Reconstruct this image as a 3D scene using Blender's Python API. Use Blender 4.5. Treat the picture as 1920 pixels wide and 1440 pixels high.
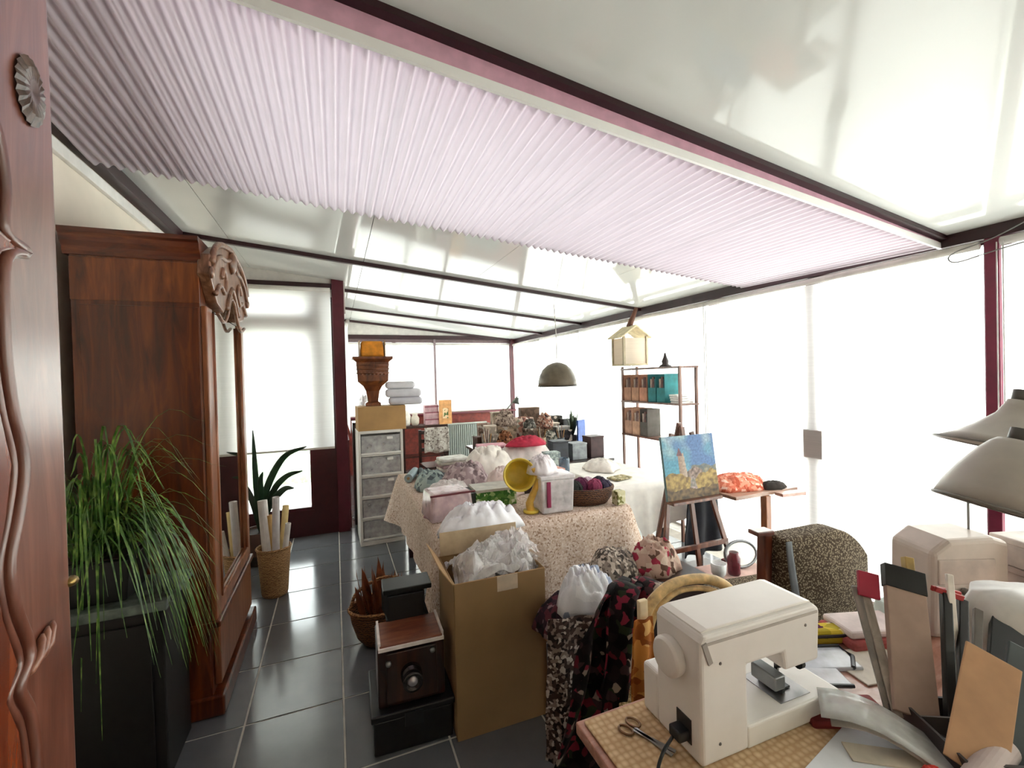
import bpy, math, random
from mathutils import Vector, Matrix, noise, Euler
random.seed(7)
for o in list(bpy.data.objects): bpy.data.objects.remove(o)
S = bpy.context.scene
COL = S.collection

# ------------------------------------------------------------------ camera
YAW, PITCH, ROLL = math.radians(21.8), math.radians(-.7), math.radians(-1.5)
fw = Vector((math.sin(YAW)*math.cos(PITCH), math.cos(YAW)*math.cos(PITCH), math.sin(PITCH)))
rt0 = Vector((math.cos(YAW), -math.sin(YAW), 0)); up0 = rt0.cross(fw)
rt = rt0*math.cos(ROLL)+up0*math.sin(ROLL); up = -rt0*math.sin(ROLL)+up0*math.cos(ROLL)
cd = bpy.data.cameras.new('camera'); cam = bpy.data.objects.new('camera', cd); COL.objects.link(cam)
cam.matrix_world = Matrix(((rt.x, up.x, -fw.x, 0), (rt.y, up.y, -fw.y, 0), (rt.z, up.z, -fw.z, 1.6), (0, 0, 0, 1)))
cd.sensor_width = 36; cd.lens = 830/1920*36; cd.clip_start = .02
S.camera = cam
# ------------------------------------------------------------------ sky, sun, exposure
W = bpy.data.worlds.new('sky'); S.world = W; W.use_nodes = True
W.node_tree.nodes['Background'].inputs[0].default_value = (.97, .98, 1, 1)
W.node_tree.nodes['Background'].inputs[1].default_value = 3.0
sl = bpy.data.lights.new('sun', 'SUN'); sun = bpy.data.objects.new('sun', sl); COL.objects.link(sun)
sl.energy = 3.0; sl.angle = math.radians(3); sl.color = (1, .965, .94)
sun.rotation_euler = Vector((.78, -.12, .62)).to_track_quat('Z', 'Y').to_euler()
S.view_settings.view_transform = 'Standard'; S.view_settings.look = 'None'
S.view_settings.gamma = 1; S.view_settings.use_curve_mapping = False
S.view_settings.exposure = 1.55

# ------------------------------------------------------------------ materials
def lin(h):
    h = h.lstrip('#'); c = [int(h[i:i+2], 16)/255 for i in (0, 2, 4)]
    return tuple(x/12.92 if x <= .04045 else ((x+.055)/1.055)**2.4 for x in c)+(1,)
MATS = {}
class N:
    def __init__(s, name):
        s.m = bpy.data.materials.new(name); s.m.use_nodes = True; s.t = s.m.node_tree
        s.b = s.t.nodes['Principled BSDF']; s.out = s.t.nodes['Material Output']
    def n(s, k, **kw):
        x = s.t.nodes.new(k)
        for a, v in kw.items(): setattr(x, a, v)
        return x
    def l(s, a, b): s.t.links.new(a, b)
    def coord(s, scale=(1, 1, 1), rot=(0, 0, 0)):
        tc = s.n('ShaderNodeTexCoord'); mp = s.n('ShaderNodeMapping')
        mp.inputs['Scale'].default_value = scale; mp.inputs['Rotation'].default_value = rot
        s.l(tc.outputs['Object'], mp.inputs[0]); return mp.outputs[0]
    def noise(s, co, scale, detail=4, rough=.55, dist=0):
        x = s.n('ShaderNodeTexNoise'); s.l(co, x.inputs['Vector'])
        x.inputs['Scale'].default_value = scale; x.inputs['Detail'].default_value = detail
        x.inputs['Roughness'].default_value = rough; x.inputs['Distortion'].default_value = dist
        return x.outputs['Fac']
    def ramp(s, fac, stops, const=False):
        r = s.n('ShaderNodeValToRGB'); s.l(fac, r.inputs[0]); e = r.color_ramp.elements
        if const: r.color_ramp.interpolation = 'CONSTANT'
        e[0].position, e[0].color = stops[0][0], lin(stops[0][1]); e[1].position, e[1].color = stops[-1][0], lin(stops[-1][1])
        for p, c in stops[1:-1]: q = e.new(p); q.color = lin(c)
        return r.outputs[0]
    def bump(s, fac, st, d=.01):
        b = s.n('ShaderNodeBump'); b.inputs['Strength'].default_value = st; b.inputs['Distance'].default_value = d
        s.l(fac, b.inputs['Height']); s.l(b.outputs[0], s.b.inputs['Normal'])
    def base(s, c): s.l(c, s.b.inputs['Base Color'])
def shade(h, f):
    c = [int(h[i:i+2], 16) for i in (1, 3, 5)]
    return '#%02x%02x%02x' % tuple(max(0, min(255, int(x*f))) for x in c)
def plain(h, rough=.5, metal=0, var=.08, sc=14, spec=.5, bump=0):
    k = ('p', h, rough, metal, var, sc, bump)
    if k in MATS: return MATS[k]
    a = N('paint_'+h[1:]); f = a.noise(a.coord(), sc, 3)
    a.base(a.ramp(f, [(.3, shade(h, 1-var)), (.7, shade(h, 1+var))]))
    a.b.inputs['Roughness'].default_value = rough; a.b.inputs['Metallic'].default_value = metal
    a.b.inputs['Specular IOR Level'].default_value = spec
    if bump: a.bump(a.noise(a.coord(), sc*6, 2), bump)
    MATS[k] = a.m; return a.m
def wood(d, m, l, sc=(9, 9, 1.1), rough=.32, coat=.35):
    k = ('w', d, m, l, sc)
    if k in MATS: return MATS[k]
    a = N('wood_'+m[1:]); f = a.noise(a.coord(sc), 2.2, 7, .6, .9)
    a.base(a.ramp(f, [(.28, d), (.5, m), (.72, l)])); a.b.inputs['Roughness'].default_value = rough
    a.b.inputs['Coat Weight'].default_value = coat; a.b.inputs['Coat Roughness'].default_value = .22
    a.bump(f, .12, .004); MATS[k] = a.m; return a.m
def spots(cols, sc=30, rough=.85, warp=0.6, key='', bump=.15):
    """cloth printed with blobs of several colours: cols = [(position, hex)]"""
    sc *= 1.7; k = ('s', tuple(cols), sc, key)
    if k in MATS: return MATS[k]
    a = N('print_'+cols[0][1][1:]); co = a.coord()
    nz = a.n('ShaderNodeTexNoise'); nz.inputs['Scale'].default_value = sc*.5; a.l(co, nz.inputs[0])
    mx = a.n('ShaderNodeVectorMath', operation='MULTIPLY_ADD'); a.l(nz.outputs['Color'], mx.inputs[0])
    mx.inputs[1].default_value = (warp/sc,)*3; a.l(co, mx.inputs[2])
    v = a.n('ShaderNodeTexVoronoi'); v.inputs['Scale'].default_value = sc; a.l(mx.outputs[0], v.inputs['Vector'])
    sp = a.n('ShaderNodeSeparateColor'); a.l(v.outputs['Color'], sp.inputs[0])
    a.base(a.ramp(sp.outputs[0], cols, True)); a.b.inputs['Roughness'].default_value = rough
    a.b.inputs['Specular IOR Level'].default_value = .2
    if bump: a.bump(a.noise(co, 160, 2), bump, .003)
    MATS[k] = a.m; return a.m
def weave(d, l, sc=90, rough=.9):
    k = ('v', d, l, sc)
    if k in MATS: return MATS[k]
    a = N('weave_'+d[1:]); co = a.coord()
    v = a.n('ShaderNodeTexVoronoi'); v.inputs['Scale'].default_value = sc; a.l(co, v.inputs['Vector'])
    a.base(a.ramp(v.outputs['Distance'], [(.15, l), (.55, d)])); a.b.inputs['Roughness'].default_value = rough
    a.b.inputs['Specular IOR Level'].default_value = .15; a.bump(v.outputs['Distance'], .35, .004)
    MATS[k] = a.m; return a.m
def wicker(d, l, sc=60):
    k = ('k', d, l, sc)
    if k in MATS: return MATS[k]
    a = N('wicker_'+d[1:]); w = a.n('ShaderNodeTexWave', bands_direction='Z'); a.l(a.coord(), w.inputs[0])
    w.inputs['Scale'].default_value = sc*.4; w.inputs['Distortion'].default_value = 5; w.inputs['Detail Scale'].default_value = 3
    a.base(a.ramp(w.outputs['Fac'], [(.2, d), (.8, l)])); a.b.inputs['Roughness'].default_value = .7
    a.bump(w.outputs['Fac'], .5, .006); MATS[k] = a.m; return a.m
def sheer(h, op=.5, rough=.15, name='clear_plastic'):
    """clear film / plastic: part see-through, part glossy white"""
    k = ('c', h, op)
    if k in MATS: return MATS[k]
    a = N(name); a.b.inputs['Base Color'].default_value = lin(h); a.b.inputs['Roughness'].default_value = rough
    t = a.n('ShaderNodeBsdfTransparent'); m = a.n('ShaderNodeMixShader')
    f = a.noise(a.coord(), 18, 3); r = a.n('ShaderNodeMapRange'); a.l(f, r.inputs[0])
    r.inputs[1].default_value, r.inputs[2].default_value = .3, .7; r.inputs[3].default_value, r.inputs[4].default_value = op-.15, op+.15
    a.l(r.outputs[0], m.inputs[0]); a.l(t.outputs[0], m.inputs[1]); a.l(a.b.outputs[0], m.inputs[2])
    a.l(m.outputs[0], a.out.inputs[0]); MATS[k] = a.m; return a.m
def glass():
    if 'glass' in MATS: return MATS['glass']
    a = N('window_glass'); t = a.n('ShaderNodeBsdfTransparent'); g = a.n('ShaderNodeBsdfGlossy'); m = a.n('ShaderNodeMixShader')
    t.inputs[0].default_value = (.93, .97, .95, 1); g.inputs['Roughness'].default_value = .02; m.inputs[0].default_value = .06
    a.l(t.outputs[0], m.inputs[1]); a.l(g.outputs[0], m.inputs[2]); a.l(m.outputs[0], a.out.inputs[0])
    MATS['glass'] = a.m; return a.m
def transl(name, h, tr=.6, hd=None, sc=(1, 1, 60), gloss=False):
    if name in MATS: return MATS[name]
    a = N(name); f = a.noise(a.coord(sc), 3, 3)
    c = a.ramp(f, [(.3, shade(h, .96)), (.7, h)])
    d = a.n('ShaderNodeBsdfDiffuse'); t = a.n('ShaderNodeBsdfTranslucent'); m = a.n('ShaderNodeMixShader'); m.inputs[0].default_value = tr
    a.l(c, d.inputs[0]); a.l(c, t.inputs[0]); a.l(d.outputs[0], m.inputs[1]); a.l(t.outputs[0], m.inputs[2]); o = m.outputs[0]
    if gloss:
        g = a.n('ShaderNodeBsdfGlossy'); g.inputs['Roughness'].default_value = .25; k = a.n('ShaderNodeMixShader'); k.inputs[0].default_value = .1
        a.l(o, k.inputs[1]); a.l(g.outputs[0], k.inputs[2]); o = k.outputs[0]
    a.l(o, a.out.inputs[0]); MATS[name] = a.m; return a.m
def attr_mat(name, rough=.55):
    a = N(name); v = a.n('ShaderNodeVertexColor', layer_name='paint'); a.base(v.outputs[0]); a.b.inputs['Roughness'].default_value = rough
    a.bump(a.noise(a.coord(), 120, 3), .3, .003); return a.m

BLIND = transl('blind_cloth', '#fbf8f6', .62, sc=(1, 1, 90))
SHEET = transl('corrugated_plastic', '#cbbec6', .15, sc=(30, 1, 1), gloss=True)
MAROON = plain('#4a1620', .38, var=.12)
DARKMAR = plain('#2c0d14', .4, var=.12)
WHITE = plain('#ece9e4', .45, var=.03)
WPLAST = plain('#eceae6', .3, var=.02)
GREYW = plain('#cfcac4', .5, var=.04)
BLACK = plain('#0d0d10', .5, var=.1)
STEEL = plain('#9a9a98', .3, .85, .05)
BRASS = plain('#a08652', .3, .9, .1)
CARD = plain('#a1805a', .8, var=.06, sc=5)
CREAM = plain('#ebe0d0', .8, var=.03, sc=3)
OAK = wood('#2a0d02', '#552208', '#7a3a12')
OAKL = wood('#5c2f14', '#82492a', '#a8704e')
CARVE = wood('#4a2818', '#785038', '#9c735a', sc=(14, 14, 3))
MAHOG = wood('#482218', '#693a2b', '#865343', rough=.3, coat=.8)
PINE = wood('#6e3a1c', '#93572f', '#b27a4c')
DARKW = wood('#170a06', '#2c140c', '#452416')

# ------------------------------------------------------------------ mesh helpers
def T(name, label=None, cat=None, loc=(0, 0, 0), rz=0, group=None, kind=None, parent=None):
    o = bpy.data.objects.new(name, None); COL.objects.link(o); o.empty_display_size = .05
    o.location = loc; o.rotation_euler = (0, 0, math.radians(rz)); o.parent = parent
    tag(o, label, cat, group, kind); return o
def tag(o, label=None, cat=None, group=None, kind=None):
    for k, v in (('label', label), ('category', cat), ('group', group), ('kind', kind)):
        if v: o[k] = v
    return o
class M:
    def __init__(s): s.v = []; s.f = []; s.col = None
    def add(s, vs, fs):
        b = len(s.v); s.v += [tuple(x) for x in vs]; s.f += [tuple(b+i for i in q) for q in fs]; return s
    def box(s, x0, x1, y0, y1, z0, z1, tx=0, ty=0):
        return s.add([(x0, y0, z0), (x1, y0, z0), (x1, y1, z0), (x0, y1, z0), (x0+tx, y0+ty, z1), (x1-tx, y0+ty, z1), (x1-tx, y1-ty, z1), (x0+tx, y1-ty, z1)],
            [(0, 3, 2, 1), (4, 5, 6, 7), (0, 1, 5, 4), (1, 2, 6, 5), (2, 3, 7, 6), (3, 0, 4, 7)])
    def obox(s, c, d, e=(0, 0, 0)):
        R = Euler([math.radians(a) for a in e]).to_matrix(); c = Vector(c); b = M().box(-d[0]/2, d[0]/2, -d[1]/2, d[1]/2, -d[2]/2, d[2]/2)
        return s.add([c+R@Vector(v) for v in b.v], b.f)
    def tube(s, pts, r, n=6, cap=True):
        pts = [Vector(p) for p in pts]; L = len(pts); rs = r if isinstance(r, (list, tuple)) else [r]*L
        vs = []; nrm = None
        for i, p in enumerate(pts):
            t = (pts[min(i+1, L-1)]-pts[max(i-1, 0)]).normalized()
            if nrm is None:
                a = Vector((0, 0, 1)) if abs(t.z) < .9 else Vector((1, 0, 0)); nrm = t.cross(a).normalized()
            else: nrm = (nrm-t*nrm.dot(t)).normalized()
            bi = t.cross(nrm)
            for k in range(n):
                th = 2*math.pi*k/n; vs.append(p+(nrm*math.cos(th)+bi*math.sin(th))*rs[i])
        fs = [(i*n+k, i*n+(k+1) % n, (i+1)*n+(k+1) % n, (i+1)*n+k) for i in range(L-1) for k in range(n)]
        if cap: fs += [tuple(range(n))[::-1], tuple((L-1)*n+k for k in range(n))]
        return s.add(vs, fs)
    def cyl(s, a, b, r0, r1=None, n=14): return s.tube([a, b], [r0, r0 if r1 is None else r1], n)
    def lathe(s, prof, c=(0, 0, 0), n=20, sx=1, sy=1, R=None, jit=0, seed=0):
        vs = []; c = Vector(c)
        for i, (r, z) in enumerate(prof):
            for k in range(n):
                a = 2*math.pi*k/n; q = r*(1+jit*noise.noise((math.cos(a)*2+seed, math.sin(a)*2, z*9))) if jit else r
                p = Vector((q*math.cos(a)*sx, q*math.sin(a)*sy, z))
                vs.append(c+(R@p if R else p))
        L = len(prof)
        fs = [(i*n+k, i*n+(k+1) % n, (i+1)*n+(k+1) % n, (i+1)*n+k) for i in range(L-1) for k in range(n)]
        if prof[0][0] > 1e-4: fs.append(tuple(range(n))[::-1])
        if prof[-1][0] > 1e-4: fs.append(tuple((L-1)*n+k for k in range(n)))
        return s.add(vs, fs)
    def shell(s, prof, th, **k):
        """open vessel: outer profile then back down the inside"""
        inner = [(max(r-th, .001), z+(th if i == 0 else 0)) for i, (r, z) in enumerate(prof)][::-1]
        return s.lathe(prof+inner+[(.0001, prof[0][1]+th)], **k)
    def grid(s, fn, nu, nv, th=0):
        P = [[Vector(fn(i/nu, j/nv)) for j in range(nv+1)] for i in range(nu+1)]
        vs = [p for r in P for p in r]; w = nv+1
        fs = [(i*w+j, (i+1)*w+j, (i+1)*w+j+1, i*w+j+1) for i in range(nu) for j in range(nv)]
        if th:
            off = []
            for i in range(nu+1):
                for j in range(nv+1):
                    a = P[min(i+1, nu)][j]-P[max(i-1, 0)][j]; b = P[i][min(j+1, nv)]-P[i][max(j-1, 0)]
                    q = a.cross(b); off.append(P[i][j]-(q.normalized() if q.length > 1e-9 else Vector((0, 0, 1)))*th)
            o = len(vs); vs += off; fs += [tuple(o+i for i in q[::-1]) for q in list(fs)]
            ed = [i*w for i in range(nu+1)], [i*w+nv for i in range(nu+1)], list(range(w)), [nu*w+j for j in range(w)]
            for k, e in enumerate(ed):
                for a, b in zip(e, e[1:]): fs.append((a, b, o+b, o+a) if k in (1, 2) else (b, a, o+a, o+b))
        return s.add(vs, fs)
    def prism(s, pts, a, b, axis='y'):
        """polygon pts (p,q) extruded from a to b along axis; y: (x,z), x: (y,z), z: (x,y)"""
        def q(p, t): return {'y': (p[0], t, p[1]), 'x': (t, p[0], p[1]), 'z': (p[0], p[1], t)}[axis]
        n = len(pts); return s.add([q(p, a) for p in pts]+[q(p, b) for p in pts],
            [tuple(range(n)), tuple(range(2*n-1, n-1, -1))]+[(i, i+n, (i+1) % n+n, (i+1) % n) for i in range(n)])
    def heap(s, sx, sy, h, seed=0, n=56, m=20, rough=.35, flat=.5, c=(0, 0, 0)):
        """crumpled cloth: a low superellipse mound creased by ridged folds, resting on z=0"""
        n, m = max(n, 56), max(m, 20); vs = []; c = Vector(c); ph = seed*1.7
        for i in range(m+1):
            r = i/m
            for k in range(n):
                a = 2*math.pi*k/n; ca, sa = math.cos(a), math.sin(a); x, y = ca*r, sa*r
                w = 1+.16*noise.noise((ca*1.2+seed, sa*1.2, seed*.7))*r+(.05*math.sin(5*a+ph)+.035*math.sin(11*a+ph*2))*r**4
                wx = x+.25*noise.noise((x*1.6+seed, y*1.6, 5.1)); wy = y+.25*noise.noise((x*1.6, y*1.6+seed, 8.3))
                rid = sum(am*min(1, abs(noise.noise((wx*f+seed*2.3, wy*f, seed+f)))*2.6)**.7 for f, am in ((1.5, .3), (3.4, .4), (7.5, .24)))
                z = h*(max(0, 1-r**3)**.75)*(1+rough*1.3*(rid-.5))
                vs.append(c+Vector((x*sx*w, y*sy*w, max(z, 0) if i < m else 0)))
        fs = [(i*n+k, (i+1)*n+k, (i+1)*n+(k+1) % n, i*n+(k+1) % n) for i in range(m) for k in range(n)]
        fs.append(tuple(m*n+k for k in range(n))[::-1]); return s.add(vs, fs)
    def out(s, name, mat, parent=None, loc=(0, 0, 0), rz=0, smooth=False, bev=0, seg=2, sub=0, fix=True):
        me = bpy.data.meshes.new(name); me.from_pydata(s.v, [], s.f)
        if fix:
            import bmesh
            bm = bmesh.new(); bm.from_mesh(me); bmesh.ops.remove_doubles(bm, verts=bm.verts, dist=1e-6)
            bmesh.ops.recalc_face_normals(bm, faces=bm.faces); bm.to_mesh(me); bm.free()
        me.materials.append(mat)
        if smooth: me.polygons.foreach_set('use_smooth', [True]*len(me.polygons))
        o = bpy.data.objects.new(name, me); COL.objects.link(o); o.parent = parent
        o.location = loc; o.rotation_euler = (0, 0, math.radians(rz))
        if bev:
            b = o.modifiers.new('bevel', 'BEVEL'); b.width = bev; b.segments = seg; b.limit_method = 'ANGLE'; b.angle_limit = math.radians(40)
        if sub:
            b = o.modifiers.new('sub', 'SUBSURF'); b.levels = sub; b.render_levels = sub
        return o
def struct(o): o['kind'] = 'structure'; return o
def dup(o, parent=None, loc=None, label=None):
    c = o.copy(); COL.objects.link(c)
    if parent: c.parent = parent
    if loc is not None: c.location = loc
    if label: c['label'] = label
    return c
def arc(pts, n=10):
    """smooth curve through points (Catmull-Rom)"""
    P = [Vector(p) for p in pts]; P = [2*P[0]-P[1]]+P+[2*P[-1]-P[-2]]; out = []
    for i in range(1, len(P)-2):
        for k in range(n):
            t = k/n; a, b, c, d = P[i-1:i+3]
            out.append(.5*((2*b)+(c-a)*t+(2*a-5*b+4*c-d)*t*t+(3*b-a-3*c+d)*t**3))
    return out+[P[-2]]

# ================================================================== THE SHELL
XL, XR, YB, YF, YE = -1.14, 3.3, -1.6, 5.12, 8.13      # left wall, right wall, behind camera, stepped front wall, far end
XS = .13                                               # left wall of the far wing
def zn(x): return 2.345+.137*(XR-x)                    # near ceiling
def zf(x): return 2.36+.102*(XR-x)                     # far ceiling
fl = struct(M().box(XL-.15, XR+.12, YB-.1, YF+.1, -.12, -.004).box(XS-.1, XR+.12, YF+.1, YE+.12, -.12, -.004).out('floor', plain('#c4beb4', .7), smooth=False))
fl['label'] = 'dark grey tiled floor with pale joints'
a = N('slate_tile'); f = a.noise(a.coord((1, 1, 1)), 5, 5); oi = a.n('ShaderNodeObjectInfo')
mix = a.n('ShaderNodeMix', data_type='RGBA'); a.l(oi.outputs['Random'], mix.inputs[0])
a.l(a.ramp(f, [(.3, '#595b5e'), (.7, '#626467')]), mix.inputs[6]); a.l(a.ramp(f, [(.3, '#5d5f63'), (.7, '#67696c')]), mix.inputs[7])
a.base(mix.outputs[2]); r = a.n('ShaderNodeMapRange'); a.l(a.noise(a.coord(), 9, 4), r.inputs[0]); r.inputs[3].default_value, r.inputs[4].default_value = .1, .2
a.l(r.outputs[0], a.b.inputs['Roughness']); a.b.inputs['Specular IOR Level'].default_value = .9; a.bump(f, .02, .002); TILE = a.m
PX, PY = .4365, .4635
t0 = M().box(.0045, PX-.0045, .0045, PY-.0045, -.0035, 0).out('tile', TILE, fl, bev=.0015, seg=1); first = True
for i in range(-3, 8):
    for j in range(-9, 13):
        x, y = -.005+i*PX, 2.40+j*PY
        if x+PX > XR+.1 or y < YB-.05 or y > YE: continue
        if y+PY*.5 > YF and x < XS-.2: continue
        if first: t0.location = (x, y, 0); first = False
        else: dup(t0, fl, (x, y, 0))
# left house wall, wall behind camera
wl = struct(M().box(XL-.15, XL, YB, YF, 0, 3.0).out('wall_left', CREAM)); wl['label'] = 'cream rendered house wall behind the wardrobe'
struct(M().box(XL-.15, XR+.12, YB-.12, YB, 0, 3.0).out('wall_back', CREAM))
struct(M().box(XL, XL+.025, YB, YF, 2.66, 2.72).box(XL, XL+.015, YB, YF, 2.75, 2.79).out('trim_1', WHITE, bev=.004))
struct(M().box(XL, XL+.07, 1.49, YF, zf(XL)-.07, zf(XL)+.02).out('trim_2', DARKMAR, bev=.005))
struct(M().box(XL, XL+.02, YB, YF, 0, .08).out('baseboard_left', plain('#3a3b3d', .4)))

# ceiling panels in bays (glossy white), beams between
a = N('gloss_ceiling_panel'); a.base(a.ramp(a.noise(a.coord(), 1.5, 2), [(.3, '#dcdedb'), (.7, '#e2e4e1')])); a.b.inputs['Roughness'].default_value = .07
a.b.inputs['Specular IOR Level'].default_value = .5; PANEL = a.m
ceil = struct(T('ceiling', 'sloping glossy white panel ceiling between dark beams', loc=(0, 0, 0)))
def slab(y0, y1, x0, x1, zf_):
    g = .002; x0 += g; x1 -= g
    return M().add([(x0, y0, zf_(x0)), (x1, y0, zf_(x1)), (x1, y1, zf_(x1)), (x0, y1, zf_(x0)), (x0, y0, zf_(x0)+.05), (x1, y0, zf_(x1)+.05), (x1, y1, zf_(x1)+.05), (x0, y1, zf_(x0)+.05)],
        [(0, 3, 2, 1), (4, 5, 6, 7), (0, 1, 5, 4), (1, 2, 6, 5), (2, 3, 7, 6), (3, 0, 4, 7)])
bays = [(YB, -1.1, zn), (-1.1, .19, zn), (.19, 1.46, zn), (2.83, 4.2, zf), (4.2, 5.52, zf), (5.52, 6.83, zf), (6.83, YE+.1, zf)]
for y0, y1, z in bays:
    xs = [XL-.1, -.76, .27, 1.29, 2.31, XR+.1]
    if y0 > 5: xs[:2] = [XS-.1]
    if y0 < 1: xs = [XL-.1, XR+.1]
    for x0, x1 in zip(xs, xs[1:]):
        slab(y0+.02, y1-.02, x0, x1, (lambda x, z=z: z(x)+.012)).out('ceiling_panel', PANEL, ceil)
for k, (y0, y1, z) in enumerate(bays):      # joint strips above the gaps keep the roof light-tight
    slab(y0, y1, XL-.12 if y0 < 5 else XS-.12, XR+.12, (lambda x, z=z: z(x)+.066)).out('roof_board', WHITE, ceil)
n = 3
for y, z, w, x0 in ((-1.1, zn, .05, XL), (.19, zn, .05, XL), (2.81, zf, .05, XL), (4.2, zf, .045, XL), (5.52, zf, .045, XS), (6.83, zf, .045, XS), (YE-.02, zf, .05, XS)):
    b = M(); b.add([(x0, y-w/2, z(x0)-.022), (XR, y-w/2, z(XR)-.022), (XR, y+w/2, z(XR)-.022), (x0, y+w/2, z(x0)-.022), (x0, y-w/2, z(x0)+.06), (XR, y-w/2, z(XR)+.06), (XR, y+w/2, z(XR)+.06), (x0, y+w/2, z(x0)+.06)],
        [(0, 3, 2, 1), (4, 5, 6, 7), (0, 1, 5, 4), (1, 2, 6, 5), (2, 3, 7, 6), (3, 0, 4, 7)])
    struct(b.out('trim_%d' % n, DARKMAR, bev=.004)); n += 1
# near beam of the skylight: dark lip, burgundy fascia painted lit pink below it, white edging strip
def fasc(y0, y1, za, zb, x0=XL, x1=XR, n=8):
    m = M(); xs = [x0+(x1-x0)*i/n for i in range(n+1)]; v = []
    for x in xs: v += [(x, y0, za(x)), (x, y1, za(x)), (x, y1, zb(x)), (x, y0, zb(x))]
    f = [(4*i+k, 4*i+(k+1) % 4, 4*i+4+(k+1) % 4, 4*i+4+k) for i in range(n) for k in range(4)]+[(3, 2, 1, 0), (4*n, 4*n+1, 4*n+2, 4*n+3)]
    return m.add(v, f)
def zs(x, y):                                       # hung corrugated sheet
    t = (y-1.47)/(2.8-1.47); return (2.302+.116*(XR-x))*(1-t)+(2.335+.0885*(XR-x))*t
struct(fasc(1.435, 1.475, lambda x: zn(x)-.012, lambda x: zn(x)+.08).out('trim_%d' % n, DARKMAR)); n += 1
struct(fasc(1.474, 1.492, lambda x: min(zs(x, 1.47)+.012, zn(x)-.014), lambda x: zn(x)+.08).out('trim_%d' % n, plain('#e2b0c4', .45, var=.05))); n += 1  # daylight on the burgundy profile is put into this pink base
struct(fasc(1.462, 1.476, lambda x: zs(x, 1.47)-.014, lambda x: zs(x, 1.47)+.02).out('trim_%d' % n, plain('#fbfaf8', .3, var=.01))); n += 1
pitch = .05; nx = int((XR-.04-(XL+.04))/pitch*8)
def shf(u, v):
    x = XL+.04+(XR-.06-XL)*u; y = 1.478+1.335*v
    return (x, y, zs(x, y)+.010*math.cos(2*math.pi*x/pitch))
tag(M().grid(shf, nx, 2).out('corrugated_sheet', SHEET, smooth=True), 'translucent corrugated plastic sheet hung under the skylight bay', 'plastic sheet')
# skylight above the sheet: glass panes, opaque gutter board on the house side
sk = struct(T('window_1', 'glazed roof bay above the corrugated sheet'))
gx = [-.4, .5, 1.42, 2.36, XR+.1]
for x0, x1 in zip(gx, gx[1:]):
    slab(1.45, 2.84, x0, x1, lambda x: zn(x)*.5+zf(x)*.5+.13).out('pane', glass(), sk)
for x in (gx[0], gx[-1]): M().obox((x, 2.14, (zn(x)+zf(x))/2+.14), (.05, 1.4, .06)).out('glazing_bar', MAROON, sk)
slab(1.45, 2.84, XL-.12, -.38, lambda x: zn(x)*.5+zf(x)*.5+.12).out('gutter_board', WHITE, sk)
for y, z in ((1.465, zn), (2.83, zf)): fasc(y-.015, y+.015, lambda x: z(x)+.05, lambda x: zn(x)*.5+zf(x)*.5+.19).out('upstand', WHITE, sk)

# right side: full height glazing behind roller blinds
ym = [YB, -.45, 1.25, 3.19, 4.35, 5.52, 6.83, YE]
wn = 2
def window_x(y0, y1, x=XR+.05, z0=0, z1=2.36, side=1, mid=None):
    global wn
    t = struct(T('window_%d' % wn)); wn += 1
    b = M(); X0, X1 = sorted((x, x+.05*side)); fwid = .055
    b.box(X0, X1, y0, y0+fwid, z0, z1).box(X0, X1, y1-fwid, y1, z0, z1).box(X0, X1, y0+fwid, y1-fwid, z0, z0+.09).box(X0, X1, y0+fwid, y1-fwid, z1-.09, z1)
    if mid: b.box(XR+.01, X1, mid-.055, mid+.055, z0+.09, z1-.09)
    b.out('window_frame', MAROON, t)
    xx = (X0+X1)/2; ys = [y0+fwid, y1-fwid] if not mid else [y0+fwid, mid-.055, mid+.055, y1-fwid]
    for q in range(0, len(ys), 2): M().box(xx-.004, xx+.004, ys[q], ys[q+1], z0+.09, z1-.09).out('pane', glass(), t)
    return t
for y0, y1 in zip(ym, ym[1:]):
    w = window_x(y0, y1, mid=2.22 if abs(y0-1.25) < .01 else None)
    if abs(y0-1.25) < .01: M().box(XR-.024, XR+.0095, 2.15, 2.29, .95, 1.16).out('lock_plate', plain('#6b5a50', .5), w)
    w['label'] = 'full height glazing of the right side behind blinds'
hb = M(); hb.box(XR-.01, XR+.12, YB, YE+.1, 2.29, 2.43); struct(hb.out('trim_%d' % n, DARKMAR, bev=.004)); n += 1
for y in ym[1:-1]:
    vis = abs(y-1.25) < .01
    struct(M().box(XR-.012 if vis else XR+.03, XR+.1, y-.03, y+.03, 0, 2.29).out('trim_%d' % n, plain('#6b1a34', .4), bev=.004)); n += 1
bl = [(-1.57, -.47, 'rearmost blind of the right side behind the viewer'), (-.42, 1.205, 'white roller blind right of the burgundy post at the photo edge'), (1.29, 3.18, 'wide white roller blind showing a door post and lock plate through it'), (3.2, 4.34, 'white roller blind behind the shelf with magazine files'),
      (4.365, 5.51, 'white roller blind behind the pendant lamp'), (5.535, 6.82, 'white roller blind second from the far corner on the right'), (6.85, 8.05, 'white roller blind next to the far right corner')]
for y0, y1, lab in bl:
    t = T('roller_blind', lab, 'blind', (XR-.035, 0, 0), group='white roller blinds')
    M().grid(lambda u, v: (.01*math.sin(v*3), y0+(y1-y0)*u, .06+2.17*v), 4, 6).out('blind_cloth', BLIND, t)
    M().cyl((0, y0, 2.255), (0, y1, 2.255), .022).out('roller', GREYW, t, smooth=True)
    M().box(-.008, .008, y0, y1, .045, .065).out('bottom_bar', GREYW, t)
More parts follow.
